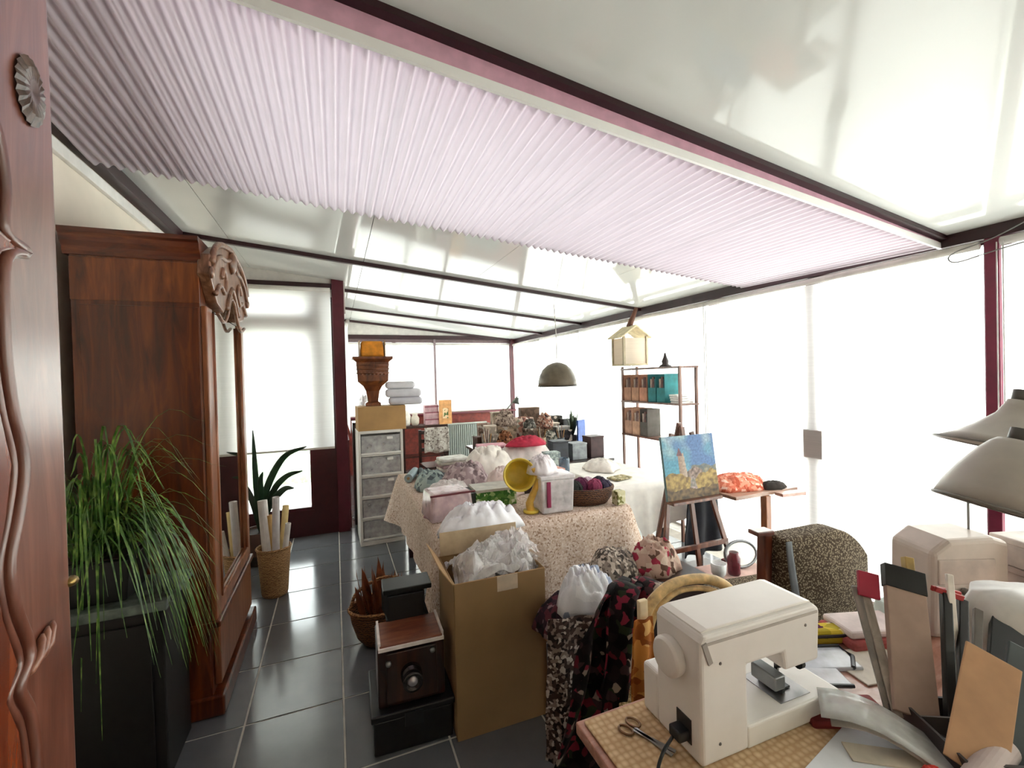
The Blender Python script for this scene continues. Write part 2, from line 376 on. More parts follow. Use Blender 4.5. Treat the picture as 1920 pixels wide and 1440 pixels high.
# far end: sill wall, header, gable board, windows and blinds
we = struct(M().box(XS-.12, XR+.1, YE, YE+.1, 0, .97).out('wall_far', plain('#7c3328', .6, var=.15, sc=20))); we['label'] = 'brick red sill wall at the far end'
struct(M().box(XS, XR, YE-.12, YE+.1, .97, 1.0).out('trim_%d' % n, plain('#5a1220', .4), bev=.004)); n += 1
struct(M().box(XS-.1, XR+.1, YE-.02, YE+.08, 2.36, 2.43).out('trim_%d' % n, DARKMAR)); n += 1
struct(M().prism([(XS-.1, 2.43), (XR+.1, 2.43), (XR+.1, zf(XR)+.08), (XS-.1, zf(XS)+.08)], YE, YE+.06).out('wall_gable', GREYW))
struct(M().box(XR-.08, XR+.05, YE-.08, YE+.06, 0, 2.4).out('trim_%d' % n, MAROON, bev=.004)); n += 1
for x0, x1, lab in ((XS, 1.0, 'leftmost'), (1.0, 1.72, 'middle'), (1.72, XR-.08, 'wide right')):
    t = struct(T('window_%d' % wn, lab+' window of the far end wall')); wn += 1
    M().box(x0, x0+.03, YE+.01, YE+.06, 1.0, 2.36).box(x1-.03, x1, YE+.01, YE+.06, 1.0, 2.36).box(x0+.03, x1-.03, YE+.01, YE+.06, 1.0, 1.05).box(x0+.03, x1-.03, YE+.01, YE+.06, 2.3, 2.36).out('window_frame', plain('#6d5a5c', .4), t)
    M().box(x0+.03, x1-.03, YE+.03, YE+.036, 1.05, 2.3).out('pane', glass(), t)
for x0, x1, lab in ((XS+.05, 1.7, 'white roller blind on the far wall behind the drawer tower'), (1.745, XR-.1, 'white roller blind on the far wall right of the grey mullion')):
    t = T('roller_blind', lab, 'blind', (0, YE-.03, 0), group='white roller blinds')
    M().grid(lambda u, v: (x0+(x1-x0)*u, 0, 1.02+1.23*v), 4, 4).out('blind_cloth', BLIND, t)
    M().cyl((x0, 0, 2.27), (x1, 0, 2.27), .022).out('roller', GREYW, t, smooth=True)
    M().box(x0, x1, -.008, .008, 1.008, 1.026).out('bottom_bar', GREYW, t)
struct(M().box(1.705, 1.74, YE-.05, YE+.01, 1.0, 2.36).out('trim_%d' % n, plain('#857478', .4))); n += 1
# left side of the far wing
ws = struct(M().box(XS-.1, XS, YF+.08, YE, 0, .97).out('wall_wing', plain('#5a1a20', .5))); ws['label'] = 'low maroon wall on the left of the far wing'
struct(M().prism([(YF+.08, 2.36), (YE, 2.36), (YE, zf(XS)+.08), (YF+.08, zf(XS)+.08)], XS-.1, XS, 'x').out('wall_wing_top', GREYW))
for y0, y1 in ((YF+.08, 6.6), (6.6, YE)): window_x(y0, y1, XS-.03, .97, 2.36, -1)['label'] = 'side window of the far wing behind a blind'
t = T('roller_blind', 'white roller blind along the left side of the far wing', 'blind', (XS+.02, 0, 0), group='white roller blinds')
M().grid(lambda u, v: (0, YF+.16+(YE-YF-.25)*u, 1.02+1.25*v), 4, 4).out('blind_cloth', BLIND, t)
M().cyl((0, YF+.16, 2.29), (0, YE-.09, 2.29), .022).out('roller', GREYW, t, smooth=True)
# stepped front wall with the garden window, left of the corner post
PXR = .055
struct(M().box(PXR-.06, PXR+.06, YF-.03, YF+.1, 0, zf(PXR)+.05).out('trim_%d' % n, plain('#571826', .4), bev=.004)); n += 1
struct(M().box(XL, PXR-.06, YF, YF+.1, 2.52, zf(XL)+.06).out('wall_front', GREYW))
struct(M().box(XL, PXR-.06, YF-.03, YF, 2.6, 2.66).out('trim_%d' % n, DARKMAR)); n += 1
struct(M().box(-.24, PXR-.06, YF, YF+.1, 0, .95).box(-.24, -.12, YF, YF+.1, .95, 2.52).box(-.02, PXR-.06, YF, YF+.1, .95, 2.52).box(XL, -.24, YF, YF+.1, 0, .27).box(XL, -.96, YF, YF+.1, .27, 2.52).out('wall_front', plain('#3d0f16', .4)))
w = struct(T('window_%d' % wn, 'garden window half covered by a blind beside the wardrobe')); wn += 1
M().box(-.96, -.93, YF+.01, YF+.08, .27, 2.52).box(-.265, -.24, YF+.01, YF+.08, .27, 2.52).box(-.93, -.265, YF+.01, YF+.08, .27, .3).box(-.93, -.265, YF-.01, YF+.08, 2.14, 2.34).out('window_frame', MAROON, w)
M().box(-.93, -.265, YF+.045, YF+.051, .3, 2.14).out('pane', glass(), w)
M().box(-.93, -.265, YF+.045, YF+.051, 2.34, 2.52).out('pane', glass(), w)
M().box(-.12, -.02, YF+.045, YF+.051, .95, 2.52).out('pane', glass(), w)
t = T('roller_blind', 'half lowered white roller blind on the garden window by the wardrobe', 'blind', (0, YF-.09, 0), group='white roller blinds')
M().grid(lambda u, v: (-1.0+.98*u, 0, .93+1.63*v), 4, 4).out('blind_cloth', BLIND, t)
M().cyl((-1.0, 0, 2.58), (-.02, 0, 2.58), .022).out('roller', GREYW, t, smooth=True)
M().box(-1.0, -.02, -.008, .008, .915, .935).out('bottom_bar', GREYW, t)
# outside: pale terrace and a hedge beyond the garden window
tag(M().box(-14, 20, -12, 24, -.2, -.13).out('terrace', plain('#e4e1da', .9, var=.05, sc=2)), 'pale sunlit terrace outside the windows', 'terrace', kind='structure')
h = M(); h.heap(1.9, .5, 1.0, 3, 60, 20, .5); tag(h.out('hedge', spots([(0, '#a9bda0'), (.3, '#c3d2ba'), (.6, '#d5e0cf'), (.85, '#b5c7ab')], 9), loc=(-1.5, 9.0, -.13), smooth=True), 'green hedge paled by painted-in haze, seen through the garden window', 'hedge')  # haze and overexposure are put into the pale greens

# ================================================================== LARGE FURNITURE
# --- carved armoire at the left edge (front faces the room, far stile in view)
t = T('armoire', 'red-brown carved wooden armoire with a rosette at the left photo edge', 'armoire', (-.38, 0, 0))
M().box(-.6, -.03, .0, .872, .08, 2.42).out('body', MAHOG, t, bev=.006)
M().box(-.63, .01, -.03, .895, 2.42, 2.5).out('cornice', MAHOG, t, bev=.02, seg=3)
M().box(-.6, -.02, .01, .86, 0, .08).out('plinth', MAHOG, t)
d = M().box(-.03, 0, .44, .872, .1, 2.4).out('door', MAHOG, t, bev=.008, seg=3)
mould = [(.60, 2.02), (.68, 1.97), (.735, 1.93), (.752, 1.86), (.748, 1.80), (.79, 1.785), (.748, 1.765), (.74, 1.66), (.75, 1.58), (.768, 1.51), (.755, 1.45), (.735, 1.39), (.742, 1.33), (.765, 1.262), (.742, 1.23), (.762, 1.18), (.77, 1.1), (.758, 1.0), (.735, .9), (.74, .8), (.76, .7), (.7, .62), (.6, .6)]
pts = arc([(.002, y, z) for y, z in mould], 5)
M().tube(pts, .008, 6).tube([(p.x, p.y-.02, p.z) for p in pts], .005, 6).out('panel_moulding', MAHOG, d, smooth=True)
v = [(y-.03, z) for y, z in mould]
M().prism([(.46, 2.0)]+v[1:-1]+[(.46, .64)], -.002, .006, 'x').out('raised_panel', wood('#4a1a0c', '#6e2c14', '#8f4a2a', rough=.25, coat=.6), d)
r = M(); c = Vector((.001, .812, 2.012)); ro = [c+Vector((.004, 0, 0))]
for q, (rr, hh) in enumerate(((.35, .007), (.7, .006), (1, .001))):
    for k in range(40):
        a = 2*math.pi*k/40; ro.append(c+Vector((hh+(.0025 if k % 2 and q else 0), math.cos(a)*.031*rr, math.sin(a)*.047*rr)))
r.add(ro, [(0, 1+k, 1+(k+1) % 40) for k in range(40)]+[(1+q*40+k, 41+q*40+k, 41+q*40+(k+1) % 40, 1+q*40+(k+1) % 40) for q in range(2) for k in range(40)])
r.out('rosette', wood('#2e1c18', '#4c3830', '#6a544a', sc=(20, 20, 20)), d)
r = M()
for dy, dz in ((.0, .0), (.012, .004), (.024, .006)):
    r.tube(arc([(.004, .757+dy, 1.235+dz), (.008, .772+dy, 1.25+dz), (.004, .79+dy, 1.272+dz)], 4), [.002]+[.005]*3+[.006]+[.005]*3+[.002], 6)
r.out('leaf_carving', wood('#5a2a1a', '#83503c', '#a6755e'), d, smooth=True)
M().lathe([(.0001, .014), (.006, .012), (.008, 0)], (0, .876, 1.31), 10, R=Matrix.Rotation(math.pi/2, 3, 'X')).out('hinge_pin', BRASS, t, smooth=True)

# --- mirror wardrobe
wx, wy = -1.07, 2.53            # back left corner; front at x=-.56, side at y=2.53
t = T('wardrobe', 'tall brown wooden wardrobe with carved crest and mirror door', 'wardrobe', (wx, wy, 0))
D, L = .51, .91
M().box(0, D-.03, 0, L, .09, 2.2).out('body', OAK, t, bev=.004)
M().box(.03, D-.035, -.006, 0, .14, 1.98).out('side_panel', OAK, t, bev=.003)
M().box(0, D-.03, -.004, 0, 2.0, 2.19).out('frieze_panel', wood('#3c1805', '#6b300c', '#8c4a18'), t, bev=.003)
c = M(); prof = [(.0, 2.2), (.008, 2.215), (.012, 2.235), (.03, 2.255), (.034, 2.28), (.045, 2.29), (.045, 2.31), (0, 2.31)]
ring = []
for off, z in prof[:-1]: ring.append([(-.02, -off, z), (D-.02, -off, z), (D-.02, L+off, z), (-.02, L+off, z)])
vs = [p for r in ring for p in r]; fs = [(4*i+k, 4*i+(k+1) % 4, 4*i+4+(k+1) % 4, 4*i+4+k) for i in range(len(ring)-1) for k in range(4)]+[tuple(4*(len(ring)-1)+k for k in range(4)), (3, 2, 1, 0)]
c.add(vs, fs).out('cornice', wood('#2c0f04', '#5a2108', '#7a3a16', sc=(2, 9, 9)), t)
# crest: arched carved front board with scroll ends
cr = [(-.02, 2.14)]+[(y, 2.24+.13*math.sin(math.pi*max(0, min(1, (y-.02)/.87)))**.8) for y in [i*.91/16 for i in range(17)]]+[(.93, 2.14), (.8, 2.02), (.66, 1.99), (.56, 2.06), (.455, 2.12), (.35, 2.06), (.25, 1.99), (.11, 2.02)]
M().prism(cr, D-.035, D+.02, 'x').out('crest', CARVE, t, bev=.008, seg=2)
r = M()
for s in (0, 1):
    f = (lambda y: y) if s == 0 else (lambda y: .91-y)
    r.tube(arc([(D+.024, f(y), z) for y, z in ((.0, 2.2), (.06, 2.28), (.17, 2.335), (.3, 2.36), (.455, 2.38))], 6), .016, 6)
    r.tube(arc([(D+.024, f(y), z) for y, z in ((.0, 2.16), (.08, 2.23), (.2, 2.28), (.32, 2.29), (.455, 2.33))], 6), .012, 6)
    r.tube(arc([(D+.022, f(y), z) for y, z in ((.06, 2.06), (.16, 2.12), (.26, 2.10), (.3, 2.18), (.24, 2.22), (.2, 2.17))], 6), .014, 6)
    r.tube(arc([(D+.02, f(y), z) for y, z in ((.3, 2.02), (.37, 2.1), (.455, 2.16))], 5), .016, 6)
    r.tube(arc([(D+.02, f(y), z) for y, z in ((.1, 1.97), (.22, 1.94), (.31, 1.98), (.4, 2.08), (.455, 2.1))], 5), .01, 6)
    r.lathe([(.03, 0), (.028, .012), (.015, .018), (.0001, .02)], (D+.018, f(-.01), 2.15), 12, R=Matrix.Rotation(math.pi/2, 3, 'Y'))
r.lathe([(.055, 0), (.05, .02), (.03, .032), (.0001, .036)], (D+.016, .455, 2.31), 14, R=Matrix.Rotation(math.pi/2, 3, 'Y'), sx=1.25)
r.out('carving', CARVE, t, smooth=True)
dr = M().box(D-.03, D-.004, .0, .11, .46, 1.99).box(D-.03, D-.004, .8, .91, .46, 1.99).box(D-.03, D-.004, .11, .8, .46, .54).out('door', OAKL, t, bev=.006)
M().box(D-.028, D-.018, .11, .8, .54, 1.985).prism([(.11, 1.98), (.8, 1.98), (.66, 1.995), (.56, 2.06), (.455, 2.11), (.35, 2.06), (.25, 1.995)], D-.028, D-.018, 'x').out('mirror', (lambda a: (setattr(a.b.inputs['Metallic'], 'default_value', 1), setattr(a.b.inputs['Roughness'], 'default_value', .03), a.base(a.ramp(a.noise(a.coord(), 3), [(.3, '#d3d1c8'), (.7, '#dad8d0')])), a.m)[-1])(N('mirror_glass')), dr)
M().tube([(D-.004, .11, .54), (D-.004, .11, 1.97)], .009, 6).tube([(D-.004, .8, .54), (D-.004, .8, 1.97)], .009, 6).tube([(D-.004, .11, .54), (D-.004, .8, .54)], .009, 6).out('mirror_bead', OAKL, dr, smooth=True)
M().box(D-.03, D-.0, .03, .88, .13, .44).out('drawer', OAKL, t, bev=.008)
M().box(-.01, D+.02, -.015, L+.015, 0, .1).out('plinth', OAK, t, bev=.01)
M().box(-.005, D+.012, -.01, L+.01, .43, .46).out('waist_moulding', OAK, t, bev=.006)

# --- plant stand and trailing plant
t = T('plant_stand', 'dark low cabinet with a grey-green top under the trailing plant', 'plant stand', (-1.12, 2.165, 0), rz=0)
M().box(.05, .45, .02, .32, .0, .71).out('body', plain('#090606', .5), t, bev=.006)
M().box(.07, .41, .008, .02, .06, .66).out('door', plain('#0c0807', .45), t, bev=.004)
M().box(.02, .47, -.01, .33, .71, .75).out('top', plain('#59625a', .25, var=.2, sc=18), t, bev=.004)
t = T('plant_pot', 'black square planter holding the trailing grassy plant', 'planter', (-.92, 2.32, .7505))
M().box(-.12, .12, -.1, .1, 0, .17, -.02, -.02).out('pot', plain('#0e0f0f', .4), t, bev=.006)
M().box(-.115, .115, -.095, .095, .165, .175).out('soil', plain('#2a1c12', .95), t)
a = N('grass_leaf'); oi = a.noise(a.coord(), 22, 2); a.base(a.ramp(oi, [(.25, '#1d380c'), (.5, '#3f661c'), (.75, '#8ca650')])); a.b.inputs['Roughness'].default_value = .4
LEAF = a.m
m = M()
def blade(m, p0, dirx, diry, rise, reach, drop, w, seg=9):
    side = Vector((-diry, dirx, 0)); d = Vector((dirx, diry, 0)); vs = []
    for i in range(seg+1):
        u = i/seg; p = Vector(p0)+d*reach*u+Vector((0, 0, rise*math.sin(math.pi*min(u*1.15, 1)*.6)-drop*max(0, u-.35)**1.7))
        p.x = max(p.x, XL-p0_off[0]+.02); ww = w*(1-u**3)*.5+.0006
        if u < .15: ww *= .5+u*3.3
        vs += [p-side*ww+Vector((0, 0, ww*.4)), p, p+side*ww+Vector((0, 0, ww*.4))]
    fs = []
    for i in range(seg): fs += [(3*i, 3*i+1, 3*i+4, 3*i+3), (3*i+1, 3*i+2, 3*i+5, 3*i+4)]
    m.add(vs, fs)
p0_off = (-.92, 2.32)
rnd = random.Random(5)
for k in range(200):
    an = rnd.gauss(-.55, 1.15); rs = rnd.uniform(.1, .5); re = rnd.uniform(.1, .42); dp_ = rnd.uniform(.05, .55)
    if k < 75: an = rnd.gauss(-.25, .22); dp_ = rnd.uniform(.7, 1.45); re = rnd.uniform(.3, .42); rs = rnd.uniform(.15, .32)
    elif k < 95: an = rnd.gauss(-1.2, .5); dp_ = rnd.uniform(.9, 1.6); re = rnd.uniform(.2, .32)
    if math.cos(an) < -.3: re *= .4
    if math.sin(an) > .3: re *= .5
    blade(m, (rnd.uniform(-.07, .08), rnd.uniform(-.07, .05), .17), math.cos(an), math.sin(an), rs, re, dp_, rnd.uniform(.004, .010))
for k in range(26):
    an = rnd.uniform(-1.5, .1); blade(m, (.0, 0, .17), math.cos(an), math.sin(an), rnd.uniform(.38, .62), rnd.uniform(.15, .5), rnd.uniform(.05, .6), .007)
f = m.out('foliage', LEAF, t, smooth=True, fix=False); f['kind'] = 'stuff'
t2 = M().tube(arc([(-.94, 1.93, .01), (-.9, 1.88, .3), (-.885, 1.86, .36), (-.88, 1.88, .3), (-.8, 1.86, .16), (-.78, 1.87, .06), (-.72, 1.84, .008), (-.66, 1.86, .006), (-.62, 1.98, .006)], 6), .003, 5).out('electric_cord', plain('#b9b6ae', .5), smooth=True)
tag(t2, 'thin pale cord running down to the floor below the trailing plant', 'cord')

# --- wicker waste basket with paper rolls, strap leaved plant behind it
t = T('waste_basket', 'tall tan wicker basket holding paper rolls beside the wardrobe', 'basket', (-.47, 3.82, 0))
M().shell([(.085, 0), (.092, .02), (.105, .2), (.118, .36)], .006, n=22).out('body', wicker('#7a5230', '#c39a66'), t, smooth=True)
M().tube([(.117*math.cos(k*math.pi/12), .117*math.sin(k*math.pi/12), .362) for k in range(25)], .008, 6).out('rim', wicker('#8a6038', '#d0a874'), t, smooth=True)
rolls = [(-.05, .02, .72, -4, 6, .034, '#e9e4df', 'fat white paper roll leaning left in the wicker basket'), (.01, -.02, .76, 2, -3, .026, '#dcd7d6', 'tallest white paper roll in the wicker basket'), (.045, .03, .66, 5, 7, .024, '#e4c98c', 'pale yellow paper roll in the wicker basket'), (.0, .06, .6, -3, 3, .022, '#d8b070', 'tan paper roll at the back of the wicker basket'), (.06, -.03, .56, 8, -5, .02, '#efeae4', 'short white paper roll on the right of the wicker basket')]
for x, y, hh, ax, ay, r, colr, lab in rolls:
    d = Vector((math.sin(math.radians(ax)), math.sin(math.radians(ay)), 1)).normalized(); L_ = hh-.02
    R = d.to_track_quat('Z', 'Y').to_matrix()
    o = M().shell([(r, 0), (r, L_*.5), (r, L_)], .004, n=14, R=R).out('paper_roll', plain(colr, .8, var=.05), loc=(-.47+x*.6, 3.82+y*.6, .012), smooth=False)
    tag(o, lab, 'paper roll', 'paper rolls in the wicker basket')
t = T('strap_leaf_plant', 'dark green strap leaved plant standing before the garden window', 'plant', (-.66, 4.55, 0))
M().shell([(.1, 0), (.13, .1), (.15, .3)], .01, n=20).out('pot', plain('#4a3026', .7), t, smooth=True)
M().cyl((0, 0, .02), (0, 0, .28), .13, n=16).out('soil', plain('#20150e', .95), t)
DLEAF = plain('#16301c', .35, var=.25)
for k, (pp, w) in enumerate([([(0, 0, .27), (-.02, -.02, .7), (-.03, -.04, 1.2)], .05), ([(0, 0, .27), (.05, 0, .62), (.2, 0, .92), (.4, -.03, 1.02)], .06), ([(.01, 0, .27), (.1, 0, .6), (.22, -.02, .75), (.36, -.05, .8)], .055), ([(0, 0, .27), (.08, -.02, .5), (.2, -.05, .64), (.29, -.1, .66)], .06), ([(0, 0, .27), (-.08, .04, .6), (-.2, .05, .8)], .05), ([(0, 0, .27), (.02, -.06, .55), (.03, -.14, .75), (.06, -.2, .85)], .05)]):
    c_ = arc(pp, 6); n_ = len(c_)
    def lf(u, v, c_=c_, n_=n_, w=w):
        i = min(int(round(u*(n_-1))), n_-1); p = c_[i]; tt = (c_[min(i+1, n_-1)]-c_[max(i-1, 0)]).normalized(); sd = tt.cross(Vector((.2, -1, .3))).normalized()
        ww = w*(math.sin(math.pi*(.12+.86*u))**.7); q = (v-.5)*2
        return p+sd*ww*.5*q+Vector((0, 0, abs(q)*ww*.15))
    M().grid(lf, n_-1, 4, .002).out('leaf', DLEAF, t, smooth=True)

# --- drawer tower
t = T('drawer_tower', 'tall white plastic tower of five clear drawers by the table', 'drawer unit', (.19, 4.54, 0), rz=1)
M().box(0, .43, 0, .4, 0, .045).box(.0, .025, .0, .4, .045, 1.12).box(.405, .43, 0, .4, .045, 1.12).box(.025, .405, .375, .4, .045, 1.12).box(.025, .405, 0, .375, 1.095, 1.12).out('frame', plain('#e9e5de', .4, var=.02), t, bev=.004)
for k in range(5):
    z = .052+k*.209
    if k: M().box(.025, .405, 0, .375, z-.016, z-.004).out('shelf', plain('#e9e5de', .4, var=.02), t)
    d = M().box(.03, .4, .004, .36, z, z+.185).out('drawer', sheer('#eceaea', .42), t, bev=.004)
    M().box(.025, .405, -.012, .004, z, z+.02).out('front_lip', WPLAST, d, bev=.003)
    M().box(.27, .33, -.014, .006, z+.145, z+.17).out('handle', WPLAST, d, bev=.004)
    cont = [('#b9b5b0', .13), ('#a2a3a8', .11), ('#b5aeb0', .13), ('#a5a6aa', .14), ('#d6d0c9', .07)][k]
    M().heap(.16, .14, cont[1], k, 24, 8, c=(.21, .19, z+.004)).out('contents', spots([(0, cont[0]), (.4, shade(cont[0], 1.25)), (.7, '#c9c5c2'), (.88, '#5f5c60')], 22, key=str(k)), d, smooth=True)
t = T('cardboard_box', 'flat tan cardboard carton lying on top of the drawer tower', 'box', (.2, 4.56, 1.12), rz=2)
M().box(0, .46, 0, .34, 0, .235).out('body', plain('#b38d5c', .8, var=.06, sc=5), t, bev=.003)
M().box(0, .46, -.002, .165, .235, .239).box(0, .46, .175, .342, .235, .239).out('flap', plain('#c09a69', .8), t)
M().box(.0, .46, .155, .185, .239, .2405).out('tape', sheer('#d8cba8', .7), t)
t = T('urn', 'brown carved wooden urn stand on the carton above the drawers', 'urn', (.355, 4.74, 1.36))
CW = wood('#3c1a0c', '#6a3518', '#8d5228', sc=(6, 6, 3))
sq = [(.075, 0), (.075, .03), (.05, .045), (.065, .15), (.09, .2), (.145, .25), (.155, .44), (.165, .45), (.19, .47), (.19, .495)]
vs = [];
for r_, z in sq: vs += [(-r_, -r_, z), (r_, -r_, z), (r_, r_, z), (-r_, r_, z)]
fs = [(4*i+k, 4*i+(k+1) % 4, 4*i+4+(k+1) % 4, 4*i+4+k) for i in range(len(sq)-1) for k in range(4)]+[(3, 2, 1, 0), tuple(4*(len(sq)-1)+k for k in range(4))]
M().add(vs, fs).out('body', CW, t, bev=.004)
r = M()
for z in (.33, .37, .41): r.tube([(-.156, -.156, z), (.156, -.156, z)], .007, 6)
for k in range(7): r.lathe([(.018, 0), (.013, .01), (.0001, .014)], (-.11+.037*k, -.146, .325-.0), 8, R=Matrix.Rotation(math.pi/2, 3, 'X'))
for k in range(3): r.lathe([(.022, 0), (.015, .012), (.0001, .016)], (-.05+.05*k, -.105+.0*k, .26), 8, R=Matrix.Rotation(math.pi/2.6, 3, 'X'))
r.out('carving', CW, t, smooth=True)
t = T('paper_lantern', 'bright orange box shaped shade on top of the carved urn', 'lamp shade', (.36, 4.74, 1.855))
M().box(-.115, .115, -.1, .1, 0, .16, .012, .01).out('shade', plain('#d98a22', .7, var=.12), t, bev=.02, seg=3)
for sx_ in (-1, 1): M().box(sx_*.122-.004, sx_*.122+.004, -.1, .1, 0, .165).out('side_frame', plain('#9a7a52', .6), t)
t = T('bed_linen', 'white folded bed linen piled on the carton beside the urn', 'linen', (.66, 4.72, 1.3605), rz=-6)
for k, (w, d_, h_, x) in enumerate(((.34, .26, .08, .02), (.36, .27, .085, .0), (.3, .24, .075, -.03))):
    z = [0, .0805, .166][k]
    M().box(x-w/2, x+w/2, -d_/2, d_/2, z, z+h_).out('fold', plain(['#d2d0d8', '#dcdbe2', '#e6e5ea'][k], .9, var=.03), t, bev=.036, seg=5, smooth=True)
# --- tall cardboard box with plastic, and the white bag behind it
t = T('cardboard_box', 'tall brown cardboard box with clear plastic spilling out, foreground', 'box', (.46, 1.90, 0), rz=-1)
cb = M(); th = .005; X1, Y1, Z1 = .44, .34, .70
cb.box(0, X1, 0, th, 0, Z1).box(0, X1, Y1-th, Y1, 0, Z1).box(0, th, th, Y1-th, 0, Z1).box(X1-th, X1, th, Y1-th, 0, Z1).box(th, X1-th, th, Y1-th, 0, .006)
cb.out('body', plain('#94744e', .8, var=.05, sc=4), t, bev=.002, seg=1)
M().obox((-.03, .17, .735), (.004, .33, .11), (0, -35, 0)).out('flap', CARD, t)
M().obox((.22, .345, .755), (.42, .004, .12), (-6, 0, 0)).out('flap', plain('#b8a284', .8), t)
M().box(.2, .3, -.0015, 0, .63, .70).out('tape', plain('#cdb9a2', .4), t)
def film(cx, cy, cz, w, d, h, seed):
    def f_(u, v):
        x, y = (u-.5)*2, (v-.5)*2; r2 = min(1, x*x*.6+y*y*.6); q = (u*2.1+seed, v*2.1, seed)
        wx = u*3+.8*noise.noise(q); wy = v*3+.8*noise.noise((v*2+seed, u*2, 4))
        rid = .6*abs(noise.noise((wx, wy, seed)))+.35*abs(noise.noise((wx*2.3, wy*2.3, seed+2)))+.15*noise.noise((wx*5, wy*5, 1))
        return (cx+x*w/2+.03*noise.noise((wx*2, wy*2, 9)), cy+y*d/2+.02*noise.noise((wx*2, wy*2, 3)), cz+h*(1-r2)+(.35-rid)*.2*(1-.4*r2))
    return M().grid(f_, 30, 26)
film(.23, .17, .64, .40, .29, .10, 4.3).out('plastic_film', sheer('#f2eeec', .5), t, smooth=False, fix=False)
film(.26, .18, .66, .36, .24, .09, 9.1).out('plastic_film', sheer('#dcd8d6', .38), t, smooth=False, fix=False)
film(.34, .22, .70, .26, .2, .07, 15.7).out('plastic_film', sheer('#f4eeee', .45), t, smooth=False, fix=False)
M().heap(.17, .12, .1, 21, 26, 10, .4, .6, (.2, .16, .585)).out('contents', spots([(0, '#8a7c74'), (.35, '#c9c1b8'), (.6, '#4a4340'), (.8, '#a08a86')], 16), t, smooth=True)
# --- antique camera on a black case
t = T('storage_case', 'black lidded case on the floor under the old camera', 'case', (.1, 1.95, 0), rz=-2)
M().box(.01, .35, .01, .33, 0, .15).out('body', plain('#08080a', .4), t, bev=.008)
M().box(0, .36, 0, .34, .15, .18).out('lid', plain('#0c0c0f', .3), t, bev=.006)
M().box(.14, .22, -.006, 0, .11, .17).out('latch', plain('#1b1b1e', .3), t)
t = T('antique_camera', 'old dark wooden bellows camera with brass lens, lying on the black case', 'camera', (.135, 1.97, .18), rz=-2)
MW = wood('#1c0a05', '#3f1a0c', '#66301a', sc=(9, 9, 3))
M().box(.0, .29, .02, .24, 0, .26).out('body', wood('#120603', '#2c1108', '#4c2212', sc=(9, 9, 3)), t, bev=.006)
M().box(.035, .255, .008, .02, .02, .24).out('lens_board', DARKW, t, bev=.004)
ln = M().lathe([(.045, 0), (.045, .03), (.038, .034), (.036, .06), (.042, .062), (.042, .075), (.03, .076), (.024, .06), (.0001, .055)], (.14, .008, .14), 20, R=Matrix.Rotation(math.pi/2, 3, 'X')).out('lens', plain('#3e3a3a', .2, .8, .1), t, smooth=True)
M().lathe([(.026, .062), (.018, .07), (.0001, .073)], (.14, .008, .14), 16, R=Matrix.Rotation(math.pi/2, 3, 'X')).out('glass', plain('#cfcad0', .05, .6, .02), ln, smooth=True)
for x, z in ((.045, .2), (.235, .22)): M().lathe([(.012, 0), (.012, .01), (.006, .014), (.0001, .015)], (x, .008, z), 10, R=Matrix.Rotation(math.pi/2, 3, 'X')).out('knob', STEEL, t, smooth=True)
tp = M().box(.01, .28, .0, .2, .262, .285).out('top_board', wood('#5a2a18', '#7d4630', '#9a6248', sc=(2, 9, 9)), t, bev=.002)
M().box(.004, .286, -.008, .002, .262, .276).box(.004, .014, .002, .2, .275, .296).box(.276, .286, .002, .2, .275, .296).out('white_edge', plain('#efe2dc', .4), tp)
r = M()
for k in range(8):
    r.box(.06-.003*k, .23+.003*k, .19+.018*k, .2+.018*k, .285+.0*k, .40+.004*k)
r.box(.05, .25, .19, .33, .286, .292)
r.out('bellows', plain('#16181a', .6), t, bev=.003)
M().box(.04, .27, .2, .34, .405, .43).out('back_frame', plain('#0e1214', .35), t, bev=.004)
# --- oval wicker basket with dried leaves
t = T('wicker_basket', 'oval brown wicker basket with dried leaves on the tiles', 'basket', (.24, 2.86, 0), rz=8)
M().shell([(.12, 0), (.16, .05), (.19, .15), (.2, .22)], .008, n=26, sy=.75).out('body', wicker('#3c2210', '#8a5c34'), t, smooth=True)
M().tube([(.2*math.cos(k*math.pi/13), .15*math.sin(k*math.pi/13), .222) for k in range(27)], .012, 6).out('rim', wicker('#5a3618', '#a87444'), t, smooth=True)
M().tube(arc([(-.2, 0, .22), (-.15, 0, .33), (0, 0, .38), (.15, 0, .33), (.2, 0, .22)], 6), .01, 6).out('handle', wicker('#5a3618', '#a87444'), t, smooth=True)
BRN = plain('#7a4526', .8, var=.3)
for k in range(22):
    an, r_ = rnd.uniform(0, 6.28), rnd.uniform(.0, .12); x, y = r_*math.cos(an), r_*math.sin(an)*.7; hh = rnd.uniform(.3, .48); wv = rnd.uniform(.03, .06); a2 = rnd.uniform(0, 6.28)
    M().grid(lambda u, v: (x+.06*u*math.cos(an)+(v-.5)*wv*math.sin(math.pi*u)*math.cos(a2), y+.04*u*math.sin(an)+(v-.5)*wv*math.sin(math.pi*u)*math.sin(a2), .15+(hh-.15)*u+.02*math.cos(v*3.1)), 6, 3, .001).out('dried_leaf', BRN, t, smooth=True)

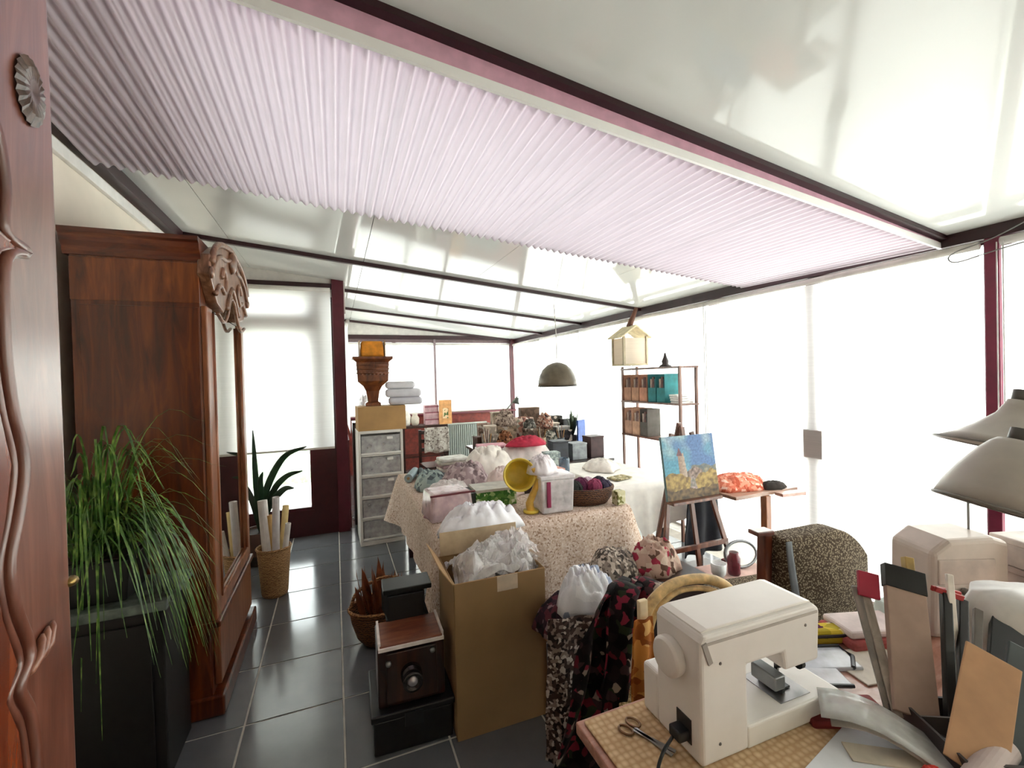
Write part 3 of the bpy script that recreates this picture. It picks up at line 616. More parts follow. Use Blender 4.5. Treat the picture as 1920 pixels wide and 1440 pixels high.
# ================================================================== CENTRAL TABLE AND WHAT LIES ON IT
TC = spots([(0, '#cdb5a4'), (.35, '#d8c3b3'), (.6, '#c2a792'), (.75, '#e0d0c4'), (.9, '#a1846f')], 62, warp=.3)
TX, TY, TW, TL, TH = .52, 2.42, 1.26, 1.75, .735       # near left corner, width, length, height
t = T('long_table', 'long work table under the beige patterned cloth', 'table', (TX, TY, 0))
M().box(.03, TW-.03, .03, TL-.03, TH-.03, TH).out('tabletop', DARKW, t, bev=.004)
for x in (.06, TW-.12):
    for y in (.05, TL-.11): M().box(x, x+.06, y, y+.06, 0, TH-.03).out('leg', plain('#3c0f14', .4), t, bev=.004)
M().box(.06, TW-.06, .06, .085, TH-.12, TH-.03).out('apron', plain('#3c0f14', .4), t)
t = T('tablecloth', 'beige speckled cloth draped over the long work table', 'tablecloth', (TX, TY, 0))
def cloth(w, l, h, drop, amp=.022, freq=9):
    per = []; r = .03; n = 26
    cs = [(0, 0), (w, 0), (w, l), (0, l)]
    for (x0, y0), (x1, y1) in zip(cs, cs[1:]+cs[:1]):
        for k in range(n): per.append((x0+(x1-x0)*k/n, y0+(y1-y0)*k/n))
    m = M(); N_ = len(per); c = (w/2, l/2); rows = []
    for s_ in (.0, .35, .7, .97, 1.0): rows.append([((x-c[0])*s_+c[0], (y-c[1])*s_+c[1], h+.004*noise.noise((x*6*s_, y*6, 1))) for x, y in per])
    for q in range(1, 10):
        v = q/9; row = []
        for k, (x, y) in enumerate(per):
            nx_, ny_ = (0, -1) if y == 0 and x < w else (1, 0) if x == w and y < l else (0, 1) if y == l and x > 0 else (-1, 0)
            corner = min(math.hypot(x-a, y-b) for a, b in cs); flare = .07*math.exp(-(corner/.13)**2)
            wv = amp*(.5+.5*math.sin(k*freq*math.pi/n+noise.noise((k*.2, 0, 4))*3))+flare
            dl = drop(x, y)
            cx = (x-c[0])/w*2*flare if corner < .3 else 0; cy = (y-c[1])/l*2*flare if corner < .3 else 0
            row.append((x+nx_*(.012+wv*v)+cx*v*.7, y+ny_*(.012+wv*v)+cy*v*.7, h-.01-(dl-.01)*v))
        rows.append(row)
    vs = [p for r_ in rows for p in r_]; fs = [(i*N_+k, (i+1)*N_+k, (i+1)*N_+(k+1) % N_, i*N_+(k+1) % N_) for i in range(len(rows)-1) for k in range(N_)]
    return m.add(vs, fs)
cloth(TW, TL, TH+.012, lambda x, y: .5+.04*math.sin(x*5) if y == 0 else .42).out('cloth', TC, t, smooth=True)
ZT = TH+.018
def put(m, name, mat, loc, label, cat, rz=0, smooth=False, bev=0, group=None):
    return tag(m.out(name, mat, None, loc, rz, smooth, bev), label, cat, group)
# nearest row: white bag on the near left corner
put(M().heap(.25, .085, .14, 31, 64, 24, .6, .5), 'plastic_bag', plain('#f2f1f6', .35, var=.03), (.72, 2.345, .7585), 'crumpled white bag bulging up behind the tall cardboard box', 'bag', smooth=True)
t = T('board_ledge', 'pale folded board the white bag lies on, behind the tall box', 'board', (.5, 2.265, 0), rz=0)
M().box(.0, .42, .0, .012, 0, .755).box(0, .42, .012, .05, .745, .758).out('panel', plain('#a49a90', .8), t)
# clear bag of pink fabric, with dark red rim
t = T('fabric_bag', 'clear zipped bag of pink fabric at the left end of the table', 'bag', (.62, 2.72, ZT), rz=4)
M().box(-.13, .15, -.12, .12, 0, .17, .015, .015).out('pouch', sheer('#e3c9cb', .55), t, bev=.02, seg=3)
M().heap(.12, .1, .13, 8, 30, 10, .3).out('fabric', spots([(0, '#b5848c'), (.4, '#cfa7ab'), (.65, '#7a4a52'), (.85, '#8e8a96')], 20), t, smooth=True)
M().tube([(-.13, -.125, .165), (.15, -.125, .165)], .007, 6).out('zip', plain('#5a101c', .5), t)
t = T('gift_box', 'green printed flat box between the pink bag and yellow jug', 'box', (.84, 2.78, ZT), rz=-2)
M().box(0, .28, 0, .2, 0, .1).out('body', spots([(0, '#3f6e32'), (.4, '#56853f'), (.62, '#93b06f'), (.86, '#d8e0c4')], 26, warp=1.2), t, bev=.003)
M().box(-.003, .283, -.003, .203, .1, .118).out('lid', plain('#c3c0b4', .6), t, bev=.003)
M().box(-.06, -.003, .01, .2, 0, .1).out('dark_end', plain('#121a10', .5), t)
# yellow watering jug on its side: round mouth toward the camera
t = T('watering_jug', 'yellow plastic jug with round mouth and curved handle', 'jug', (1.10, 2.56, ZT), rz=-10)
YEL = plain('#d8bb48', .35, var=.12, sc=8)
R = Matrix.Rotation(math.radians(78), 3, 'X')
M().shell([(.05, -.12), (.085, -.09), (.1, -.03), (.095, .0), (.105, .015)], .006, c=(-.04, 0, .24), n=26, R=R).out('bowl', YEL, t, smooth=True)
M().tube(arc([(.05, -.01, .28), (.075, -.01, .2), (.045, -.01, .12), (.02, -.01, .06), (.03, -.0, .0)], 6), [.016]*6+[.02]*6+[.022]*6+[.026]*6+[.034], 10).out('neck', plain('#e0b250', .35, var=.12), t, smooth=True)
M().cyl((.03, 0, 0), (.03, 0, .015), .05).out('foot', YEL, t, smooth=True)
# clear plastic box with crimson clip
t = T('clear_box', 'clear plastic storage box with crimson side clip and white lid', 'storage box', (1.17, 2.47, ZT), rz=-4)
M().box(0, .21, 0, .17, 0, .21, -.008, -.008).out('body', sheer('#e6e0e2', .62), t, bev=.012, seg=3)
M().box(-.012, .222, -.012, .182, .21, .235).out('lid', sheer('#f3edee', .8), t, bev=.006)
M().box(.028, .055, -.014, .0, .04, .2).out('clip', plain('#8e2a4e', .4), t, bev=.004)
M().heap(.085, .065, .12, 15, 24, 8, .4, c=(.11, .085, .006)).out('contents', spots([(0, '#c9b9b6'), (.4, '#e7dfdc'), (.8, '#a9a09c')], 22), t, smooth=True)
put(M().heap(.1, .09, .1, 17, 28, 10, .4), 'fabric_scrap', plain('#f1e8ea', .9), (1.22, 2.58, ZT+.237), 'white scrap of cloth on the clear storage box', 'cloth', smooth=True)
put(M().heap(.11, .07, .045, 19, 24, 8, .3), 'fabric_scrap', plain('#c87866', .9, var=.15), (1.45, 2.83, ZT+.0), 'salmon red folded scrap behind the clear storage box', 'cloth', smooth=True)
# dark basket of yarn and scarves
t = T('yarn_basket', 'dark wicker basket of purple and black yarns near the easel', 'basket', (1.56, 2.6, ZT), rz=-6)
M().shell([(.15, 0), (.18, .04), (.2, .1), (.195, .11)], .01, n=28, sy=.7).out('body', wicker('#2c140a', '#6d4426'), t, smooth=True)
for k, (x, y, r_, c_) in enumerate([(-.1, -.03, .06, '#1c201b'), (-.03, .02, .065, '#5c2142'), (.05, -.03, .06, '#8e3a58'), (.11, .03, .06, '#2a2433'), (.04, .06, .055, '#cbb4bf'), (-.09, .06, .05, '#d8cccf'), (.12, -.04, .05, '#3b3448')]):
    m = M(); m.lathe([(r_*math.sin(math.pi*i/10)+1e-5, -r_*math.cos(math.pi*i/10)) for i in range(11)], (x, y, .095), 16, jit=.12, seed=k)
    for q in range(5): m.tube([(x+r_*1.01*math.cos(s*.7)*math.cos(q), y+r_*1.01*math.cos(s*.7)*math.sin(q), .095+r_*1.01*math.sin(s*.7)) for s in range(9)], .005, 5)
    tag(m.out('yarn_ball', plain(c_, .95, var=.15, sc=40, bump=.4), None, (1.56, 2.6, ZT), -6, True), ['black', 'deep purple', 'rose purple', 'dark slate', 'pale mauve', 'off white', 'blue-black'][k]+' yarn ball in the dark wicker basket', 'yarn', 'yarn balls in the dark basket')
put(M().box(-.035, .035, -.03, .03, 0, .09), 'jar_box', spots([(0, '#cdc6a0'), (.5, '#7d7a48'), (.75, '#dcd8bc')], 30), (1.72, 2.455, ZT), 'small pale green patterned box on the near right table corner', 'box', 8, bev=.006)
# second row: heaps of fabric
heaps = [('white_cloth', (.72, 3.08, ZT), (.17, .15, .13), 41, plain('#ded6d2', .9, var=.1), 'greyish white cloth heap behind the pink bag'),
         ('pink_cloth', (1.13, 3.06, ZT), (.16, .13, .17), 43, plain('#ead6d0', .9, var=.07), 'blush pink cloth bundle left of the dark picture frame'),
         ('mauve_cloth', (.93, 3.34, ZT), (.2, .17, .19), 44, spots([(0, '#b39ea0'), (.4, '#cdbcbc'), (.7, '#8d7b7e')], 20), 'mauve grey printed cloth heap in the middle of the table'),
         ('teal_cloth', (.68, 3.5, ZT), (.13, .16, .13), 45, spots([(0, '#aebdb8'), (.5, '#8b9c9c'), (.8, '#5a6468')], 18), 'grey-green cloth heap at the left edge of the table'),
         ('cream_cloth', (1.2, 3.6, ZT), (.26, .19, .24), 46, plain('#f0e9e0', .9, var=.04), 'large cream cloth pile in the middle of the table'),
         ('white_rag', (1.45, 3.3, ZT), (.15, .13, .12), 47, plain('#eae6e2', .9), 'white cloth heap behind the clear storage box')]
for nm, loc, (sx, sy, h_), sd, mt, lab in heaps:
    put(M().heap(sx, sy, h_, sd, 38, 14, .35, .55), 'fabric_heap', mt, loc, lab, 'cloth', smooth=True, group='fabric heaps on the work table')
put(M().box(-.07, .07, -.015, .015, 0, .24).box(-.055, .055, -.017, -.014, .015, .225), 'framed_print', plain('#1e0f0d', .4), (1.27, 3.0, ZT), 'dark brown upright framed print behind the yellow jug', 'framed print', 3)
put(M().heap(.2, .12, .07, 51, 36, 10, .5), 'fabric_heap', plain('#b32c44', .85, var=.15), (1.62, 3.72, ZT+.235), 'crimson red cloth on top of the white pile', 'cloth', smooth=True)
put(M().heap(.3, .2, .26, 52, 36, 12, .2, .4), 'fabric_heap', plain('#e6dcd8', .9), (1.62, 3.8, ZT), 'white cloth pile under the crimson cloth', 'cloth', smooth=True)
put(M().box(0, .14, 0, .1, 0, .2), 'tin_box', spots([(0, '#a9b8b4'), (.5, '#cfdcd6'), (.8, '#8c9a9c')], 40), (1.66, 3.42, ZT), 'pale blue-grey printed tin right of the white cloth', 'tin', -6, bev=.004)
put(M().shell([(.035, 0), (.045, .02), (.045, .18), (.04, .19)], .004, n=16), 'glass_jar', sheer('#6f8296', .6), (1.72, 3.2, ZT), 'blue-grey glass jar at the right edge of the table', 'jar', smooth=True)

# --- easel with landscape painting
t = T('easel', 'reddish wooden A-frame easel holding a painting', 'easel', (2.3, 2.42, 0), rz=0)
def bar(m, a, b, w=.035, d=.02):
    a, b = Vector(a), Vector(b); tt = (b-a).normalized(); s1 = tt.cross(Vector((0, 1, 0))).normalized()*w/2; s2 = tt.cross(s1).normalized()*d/2
    v = [p+i*s1+j*s2 for p in (a, b) for i, j in ((-1, -1), (1, -1), (1, 1), (-1, 1))]
    return m.add(v, [(3, 2, 1, 0), (4, 5, 6, 7), (0, 1, 5, 4), (1, 2, 6, 5), (2, 3, 7, 6), (3, 0, 4, 7)])
EW = wood('#3f1d12', '#5f3220', '#855038')
bar(M(), (-.36, -.1, 0), (-.09, .08, 1.18)).out('leg', EW, t, bev=.003)
bar(M(), (.36, -.1, 0), (.09, .08, 1.18)).out('leg', EW, t, bev=.003)
bar(M(), (0, .45, 0), (0, .1, 1.25)).out('leg', EW, t, bev=.003)
bar(M(), (.01, -.06, .25), (.01, .085, 1.22), .03).out('mast', EW, t)
M().box(-.29, .29, -.05, -.03, .38, .415).out('crossbar', EW, t, bev=.003)
M().box(-.22, .22, -.075, -.0, .715, .735).out('tray', EW, t, bev=.003)
cv = M(); n_ = 90
def rgb(h): return Vector(lin(h)[:3])
def paint(u, v):
    nz = lambda s, k=0: noise.noise((u*s+k, v*s, k))
    sky = rgb('#4f97ad').lerp(rgb('#9fb9bd'), max(0, min(1, (v-.7)*3+nz(5)*1.2))).lerp(rgb('#3f6fa8'), max(0, min(1, .5+nz(4, 3)*1.5+(u-.45)*1.1)))
    if u < .3 and v < .62: sky = sky.lerp(rgb('#1f93b0'), .6)
    c = sky
    if v < .5+nz(6)*.06 and u > .5: c = rgb('#4a5a62').lerp(rgb('#8a8268'), .5+nz(12))
    if .27 < u < .42-(v-.4)*.12 and .3 < v < .72+.03*(u-.3): c = rgb('#9a7a62').lerp(rgb('#c2ab94'), max(0, min(1, (u-.3)*7)))
    if .25 < u < .36 and .68 < v < .82-(abs(u-.305)*2.4): c = rgb('#6e3a44')
    if .42 < u < .72 and .3 < v < .5-abs(u-.57)*.5: c = rgb('#a28476').lerp(rgb('#5f4a3c'), .5+nz(20))
    if v < .36+.07*math.sin(u*9)+nz(7)*.08: c = rgb('#b8942c').lerp(rgb('#7a5a16'), max(0, min(1, .45+nz(14)*1.3)))
    if .4 < u < .62 and v < .34 and abs(u-.51) < .03+.22*(.34-v) and v > .14: c = rgb('#b99a98').lerp(rgb('#54604a'), .5+nz(16))
    if v < .16+nz(9)*.05: c = rgb('#7a5a24').lerp(rgb('#4a3416'), .5+nz(18)*1.2)
    g = (c.x+c.y+c.z)/3; return c.lerp(Vector((g, g, g)), .22)*(.92+.35*nz(34, 7)+.2*nz(60, 2))
W_, H_ = .46, .435; tilt = math.radians(8); Rm = Matrix.Rotation(-tilt, 3, 'X')
cv = M().grid(lambda u, v: (-W_/2+W_*u, 0, H_*v), n_, n_); vc = [paint(i/n_, j/n_) for i in range(n_+1) for j in range(n_+1)]
pt = T('painting', 'landscape painting of a tower under blue sky above yellow flowers', 'painting', (2.3, 2.385, .737))
o = cv.out('canvas_face', attr_mat('oil_paint'), pt, fix=False); o.rotation_euler = (-tilt, 0, 0)
ca = o.data.color_attributes.new('paint', 'FLOAT_COLOR', 'POINT')
for i, c_ in enumerate(vc): ca.data[i].color = (*c_, 1)
o = M().box(-W_/2, W_/2, .001, .022, 0, H_).out('stretcher', plain('#6f8a8c', .8), pt); o.rotation_euler = (-tilt, 0, 0)

# --- white cloth table behind the easel
t = T('side_table', 'small table under a white cloth, left of the easel', 'table', (2.0, 2.95, 0))
M().box(.05, .6, .03, .97, .69, .715).out('tabletop', DARKW, t)
for x in (.08, .52):
    for y in (.06, .89): M().box(x, x+.05, y, y+.05, 0, .69).out('leg', DARKW, t)
t = T('tablecloth', 'white cloth hanging from the small table left of the easel', 'tablecloth', (2.0, 2.95, 0))
cloth(.65, 1.0, .722, lambda x, y: .34+.1*math.sin(x*6)).out('cloth', plain('#f3efe8', .9, var=.03), t, smooth=True)
put(M().box(-.09, .09, -.06, .06, 0, .012), 'photo_print', spots([(0, '#a59a72'), (.45, '#cfc6a4'), (.75, '#7c7456')], 24), (2.22, 3.15, .73), 'small green-beige picture lying on the white cloth table', 'print', 12)
put(M().heap(.16, .18, .09, 61, 30, 10, .3), 'fabric_heap', plain('#e9e2da', .9), (2.3, 3.55, .728), 'off white linen heap on the white cloth table', 'cloth', smooth=True)
# --- plank table by the blinds with orange textile
t = T('pedestal_table', 'narrow wooden pedestal table by the blinds under orange cloth', 'table', (2.545, 2.22, 0))
M().box(0, .62, .04, .42, .715, .74).out('tabletop', wood('#6b4636', '#94705c', '#b39583', sc=(2, 9, 9)), t, bev=.004)
M().box(.28, .33, .03, .08, .03, .715).out('post', PINE, t, bev=.004)
M().box(.2, .42, .02, .4, 0, .03).out('foot', PINE, t, bev=.004)
put(M().heap(.25, .15, .095, 71, 36, 12, .35), 'folded_cloth', spots([(0, '#d2725a'), (.35, '#e79a80'), (.62, '#b5543c'), (.85, '#f0c3b2')], 26), (2.78, 2.46, .74), 'orange-red printed cloth folded on the pedestal table', 'cloth', smooth=True)
put(M().heap(.11, .07, .05, 72, 26, 8, .3), 'folded_cloth', plain('#2a231f', .9), (2.99, 2.33, .74), 'dark cloth folded at the right end of the pedestal table', 'cloth', smooth=True)
put(M().box(0, .2, 0, .07, 0, .022), 'wooden_ruler', wood('#8a5f50', '#b58d80', '#d2b3a6', sc=(2, 9, 9)), (2.9, 2.18, .715), 'pinkish wooden slat jutting out of the pedestal table', 'slat', -8)
# navy garment hanging from the table edge
def hang(w0, w1, z0, z1, amp, fr, seed, depth=.0):
    def f_(u, v):
        w = w0+(w1-w0)*v**.7; x = (u-.5)*w; y = -amp*(.3+v)*math.sin(u*fr+seed+noise.noise((v*2, seed, u))*1.5)+depth*v
        return (x+.01*noise.noise((v*5, seed, 2)), y, z0+(z1-z0)*v+.03*noise.noise((u*3, seed, 1))*v)
    return f_
t = T('valet_stand', 'slim dark clothes stand behind the easel carrying the navy garment', 'clothes stand', (2.74, 2.78, 0))
M().box(-.16, .16, -.12, .12, 0, .025).out('foot', DARKW, t, bev=.003)
M().box(-.015, .015, .0, .03, .025, .7).out('post', DARKW, t)
M().box(-.12, .12, .0, .03, .7, .725).out('shoulder_bar', DARKW, t, bev=.004)
t = T('garment', 'navy blue garment hanging below the painting behind the easel', 'garment', (2.74, 2.765, 0))
M().grid(hang(.26, .42, .74, .14, .02, 14, 2), 22, 14, .006).out('cloth', plain('#14161f', .9, var=.2), t, smooth=True)
M().grid(lambda u, v: (-.13+.26*u, -.005+.06*v, .742+.01*math.sin(math.pi*v)), 8, 4, .004).out('shoulder', plain('#14161f', .9, var=.2), t, smooth=True)
# low bench with pink cloth and round metal-rim tray
t = T('low_bench', 'low dark red wooden bench right of the easel', 'bench', (1.98, 1.93, 0), rz=-6)
M().box(0, .5, 0, .26, .33, .36).out('seat', wood('#2c0d08', '#4e1c12', '#6d3022', sc=(2, 9, 9)), t, bev=.004)
for x in (.03, .44): M().box(x, x+.03, .02, .24, 0, .33).out('leg', wood('#2c0d08', '#4e1c12', '#6d3022'), t, bev=.003)
M().box(.06, .44, .01, .025, .22, .33).out('apron', wood('#2c0d08', '#4e1c12', '#6d3022', sc=(2, 9, 9)), t)
put(M().box(0, .4, 0, .22, 0, .035), 'folded_cloth', plain('#d2b0a6', .9, var=.08), (2.03, 1.93, .36), 'pale pink folded cloth on the low bench', 'cloth', -6, bev=.012)
t = T('round_tray', 'white oval tray with grey metal rim leaning on the low bench', 'tray', (2.3, 2.02, .398), rz=-6)
Rt = Matrix.Rotation(math.radians(72), 3, 'X')
M().lathe([(.0001, 0), (.075, 0), (.08, .006), (.07, .008), (.0001, .004)], (0, 0, .08), 24, R=Rt, sx=1.4, sy=.9).out('dish', WPLAST, t, smooth=True)
M().tube([Vector((0, 0, .08))+Rt@Vector((.115*math.cos(k*math.pi/12), .076*math.sin(k*math.pi/12), .004)) for k in range(25)], .009, 6).out('rim', plain('#6d6d6e', .35, .6), t, smooth=True)
put(M().shell([(.03, 0), (.04, .02), (.045, .08)], .004, n=16), 'cup', plain('#f0efee', .3), (2.08, 1.98, .396), 'white cup on the pink cloth of the low bench', 'cup', smooth=True)
put(M().shell([(.03, 0), (.036, .01), (.036, .1), (.026, .12), (.026, .135)], .003, n=16), 'glass_jar', sheer('#7c2a38', .7), (2.18, 1.96, .396), 'dark red glass jar on the low bench', 'jar', smooth=True)
# --- tweed armchair
t = T('armchair', 'wooden armchair with brown tweed back near the blinds', 'armchair', (1.685, 1.33, 0), rz=-8)
TW_ = weave('#483b2f', '#a3967f', 125)
def backf(u, v):
    x = .08+.52*u; z = .46+.42*v; rr = max(0, u-.55)/.45; z2 = .46+(.42*v)*(1-.35*rr**2.2); bul = .05*math.sin(math.pi*u)*math.sin(math.pi*v)
    return (x, -bul+.05*u, z2-.1*(1-v)*rr**2)
def backb(u, v):
    p = backf(u, v); bul = .03*math.sin(math.pi*u)*math.sin(math.pi*v); return (p[0], .11+bul+.05*u, p[2])
m = M().grid(backf, 18, 12).grid(backb, 18, 12)
for e in range(18):
    for v in (0, 1): a, b = e/18, (e+1)/18; m.add([backf(a, v), backf(b, v), backb(b, v), backb(a, v)], [(0, 1, 2, 3)])
for e in range(12):
    for u in (0, 1): a, b = e/12, (e+1)/12; m.add([backf(u, a), backf(u, b), backb(u, b), backb(u, a)], [(0, 1, 2, 3)])
m.out('backrest', TW_, t, smooth=True, bev=.012)
AW = wood('#3a140a', '#5f2a18', '#83482e')
M().obox((.035, .08, .45), (.04, .05, .88), (0, 2, 0)).out('back_post', AW, t, bev=.006)
M().box(-.012, .075, .05, .11, .885, .905).out('arm_cap', AW, t, bev=.004)
M().grid(lambda u, v: Vector(backf(.002+.06*u+.1*(1-v)**1.5, .02+.96*v))+Vector((0, -.004, 0)), 3, 12, .003).out('side_band', plain('#6f7378', .8), t, smooth=True)
M().box(.06, .58, .1, .58, .34, .45).out('seat', TW_, t, bev=.03, seg=3)
for x, y in ((.52, .1), (.04, .55), (.55, .55)): M().box(x, x+.04, y-.02, y+.02, 0, .36).out('leg', AW, t, bev=.004)
M().box(.06, .56, .1, .14, .27, .34).out('rail', AW, t)
# --- rattan chair behind the sewing table, with clothes over it
t = T('rattan_chair', 'pale rattan chair tucked behind the white sewing machine', 'chair', (.9, 1.17, 0), rz=-5)
RAT = plain('#c9a873', .55, var=.18, sc=30); RW = wicker('#8a6a40', '#d6b988', 90)
top = arc([(0, .0, .42), (.0, .02, .65), (.03, .03, .8), (.1, .04, .865), (.2, .05, .885), (.32, .04, .87), (.4, .03, .8), (.43, .02, .65), (.43, 0, .42)], 6)
M().tube(top, .018, 8).out('back_hoop', RAT, t, smooth=True)
M().tube([Vector((p.x*.86+.03, p.y, p.z*.93+.03)) for p in top], .01, 8).out('inner_hoop', RAT, t, smooth=True)
for k in range(9): x = .05+.0415*k; M().cyl((x, .02, .42), (x, .04, .8-.03*abs(k-4)/4), .006, n=6).out('back_cane', RAT, t, smooth=True)
M().box(.0, .43, .03, .43, .4, .43).out('seat', RW, t, bev=.012, seg=3)
for x in (.03, .4):
    for y in (.05, .4): M().cyl((x, y, 0), (x, y, .41), .017, n=10).out('leg', RAT, t, smooth=True)
M().cyl((.03, .05, .18), (.4, .05, .18), .011, n=8).cyl((.03, .4, .18), (.4, .4, .18), .011, n=8).out('stretcher', RAT, t, smooth=True)
put(M().box(-.016, .016, -.008, .008, 0, .9), 'paint_stick', plain('#e3cfa9', .6), (.87, 1.13, .0), 'pale wooden batten standing left of the rattan chair', 'batten', bev=.003)
FLOR = spots([(0, '#0f0b0c'), (.42, '#1d1416'), (.58, '#5c1a26'), (.7, '#27301f'), (.8, '#7a2436'), (.88, '#8a7a70'), (.94, '#3a2a2c')], 22, warp=1.3)
# --- clothes stool: heap of garments left of the chair
t = T('stool', 'wooden stool buried under clothes beside the tall cardboard box', 'stool', (1.0, 1.78, 0))
M().cyl((0, 0, .44), (0, 0, .47), .17, n=24).out('seat', PINE, t, smooth=False)
for a_ in range(4): M().cyl((.13*math.cos(a_*1.571+.78), .13*math.sin(a_*1.571+.78), 0), (.11*math.cos(a_*1.571+.78), .11*math.sin(a_*1.571+.78), .44), .015, n=8).out('leg', PINE, t, smooth=True)
t = T('garment', 'brown speckled garment hanging from the stool next to the cardboard box', 'garment', (.875, 1.57, 0), rz=-10)
M().grid(hang(.22, .26, .63, .05, .02, 10, 5), 16, 12, .005).out('cloth', spots([(0, '#4a3a34'), (.4, '#8d7c74'), (.62, '#c8bcb2'), (.8, '#2c2220')], 48, warp=1), t, smooth=True)
put(M().heap(.18, .15, .14, 82, 34, 12, .35), 'fabric_heap', spots([(0, '#33222a'), (.4, '#5a3038'), (.65, '#201a1e'), (.85, '#8a7074')], 26), (.98, 1.76, .4705), 'dark plum clothes heaped on the stool', 'clothes', smooth=True)
put(M().heap(.14, .1, .16, 83, 64, 24, .5, .6), 'plastic_bag', spots([(0, '#e6e5ea'), (.6, '#f1f0f3'), (.84, '#9aa4bb')], 9, warp=.2, rough=.4), (.98, 1.66, .605), 'white shopping bag with bluish print on the heap of clothes', 'bag', smooth=True)
t = T('garment', 'long black dress with red and green flowers draped over the heap of clothes', 'garment', (0, 0, 0))
def dress(pts, w, amp, fr, seed):
    c_ = arc(pts, 5); n_ = len(c_)
    def f_(u, v):
        i = min(int(round(v*(n_-1))), n_-1); p = c_[i]; x = (u-.5)*(w*(.75+.5*v))
        return p+Vector((x, -amp*math.sin(u*fr+seed+noise.noise((v*3, seed, 0))*2)-.012*noise.noise((u*5, v*7, seed)), .015*noise.noise((u*4, v*3, seed))))
    return f_, n_-1
f_, k_ = dress([(1.12, 1.55, .74), (.99, 1.44, .76), (.9, 1.42, .64), (.84, 1.4, .42), (.78, 1.42, .2), (.74, 1.44, .05)], .19, .03, 9, 1)
M().grid(f_, 16, k_, .006).out('sleeve', FLOR, t, smooth=True)
f_, k_ = dress([(1.2, 1.5, .72), (1.08, 1.42, .78), (1.0, 1.38, .68), (.97, 1.36, .48), (.95, 1.36, .25), (.92, 1.38, .08)], .19, .035, 11, 4)
M().grid(f_, 16, k_, .006).out('skirt', FLOR, t, smooth=True)
t = T('garment', 'orange-brown garment hanging between the flowered dress and sewing machine', 'garment', (.85, 1.1, 0))
M().grid(hang(.07, .13, .86, .3, .016, 9, 3), 12, 14, .005).out('cloth', spots([(0, '#a8632a'), (.4, '#c78440'), (.7, '#8a4a1c'), (.88, '#d8a868')], 20, warp=1.2), t, smooth=True)
put(M().heap(.13, .11, .14, 91, 34, 12, .35, .6), 'cushion', spots([(0, '#c9a898'), (.4, '#a8384c'), (.52, '#d8c0ae'), (.75, '#6f5346'), (.9, '#e0cdbd')], 22, warp=1.2), (1.47, 1.8, .6255), 'rose flowered cushion behind the rattan chair', 'cushion', smooth=True)
put(M().heap(.14, .12, .1, 92, 34, 12, .35, .6), 'fabric_heap', spots([(0, '#8f8378'), (.35, '#4b4440'), (.6, '#c9bcae'), (.85, '#6e6258')], 40), (1.26, 1.86, .6255), 'grey and white patterned cloth left of the flowered cushion', 'cloth', smooth=True)
t = T('laundry_crate', 'dark wooden crate of clothes under the flowered cushion', 'crate', (1.15, 1.66, 0))
M().box(0, .5, 0, .34, 0, .6).out('body', plain('#2a1614', .7), t, bev=.006)
M().box(-.005, .505, -.005, .345, .6, .625).out('rim', DARKW, t)

# ================================================================== SEWING TABLE (near right)
t = T('sewing_table', 'wooden sewing table with pinkish edge under the white machine', 'table', (.53, .1, 0))
M().box(0, 2.1, 0, .86, .715, .745).out('tabletop', wood('#8a5640', '#b98470', '#d3a897', sc=(2, 9, 9)), t, bev=.004)
for x in (.05, 2.0):
    for y in (.05, .77): M().box(x, x+.05, y, y+.05, 0, .715).out('leg', DARKW, t)
M().box(.05, 2.05, .79, .81, .63, .715).box(.05, .07, .1, .77, .63, .715).out('apron', DARKW, t)
ZS = .7465
a = N('quilted_mat'); w1 = a.n('ShaderNodeTexVoronoi'); w1.inputs['Scale'].default_value = 60; w1.inputs['Randomness'].default_value = .25; a.l(a.coord(), w1.inputs['Vector'])
a.base(a.ramp(w1.outputs['Distance'], [(.2, '#e2c79e'), (.6, '#c09c74')])); a.b.inputs['Roughness'].default_value = .85; a.bump(w1.outputs['Distance'], .5, .006)
put(M().box(0, .6, 0, .36, 0, .007), 'quilted_mat', a.m, (.545, .585, ZS), 'beige quilted mat under the sewing machine', 'mat', bev=.003)
ZM = ZS+.0075
# --- sewing machine
t = T('sewing_machine', 'white sewing machine on the beige quilted mat, right foreground', 'sewing machine', (.705, .725, ZM), rz=-1)
SM = plain('#e6e0dc', .32, var=.012)
M().prism([(0, 0), (.135, 0), (.135, .055), (.135, .19), (.245, .19), (.252, .145), (.365, .145), (.372, .27), (.35, .285), (.01, .285), (0, .27)], 0, .145).prism([(.0, 0), (.135, 0), (.135, .12), (0, .12)], .14, .2).out('body', SM, t, bev=.009, seg=3)
bd = M().box(.13, .44, .0, .17, 0, .053).out('bed', plain('#e9e4de', .28, var=.015), t, bev=.006, seg=3)
M().box(.26, .36, .02, .13, .053, .0545).out('needle_plate', STEEL, bd)
M().prism([(.012, .284), (.352, .284), (.352, .287), (.335, .291), (.03, .291), (.012, .287)], .01, .136).out('lid', plain('#ece5de', .3, var=.01), t, bev=.003)
M().box(.012, .36, -.0015, .004, .262, .268).out('lid_groove', plain('#b0a8a2', .5), t)
M().obox((.018, -.001, .245), (.012, .004, .05), (0, -20, 0)).out('lid_hinge', plain('#9b948f', .5), t)
M().lathe([(.042, 0), (.044, .006), (.044, .02), (.038, .026), (.0001, .027)], (0, .085, .2), 28, R=Matrix.Rotation(-math.pi/2, 3, 'Y')).out('hand_wheel', plain('#e4dcd6', .3, var=.01), t, smooth=True, bev=.001)
M().cyl((.315, .07, .145), (.315, .07, .1), .007, n=10).cyl((.315, .07, .1), (.315, .07, .06), .0022, n=8).out('needle_bar', STEEL, t, smooth=True)
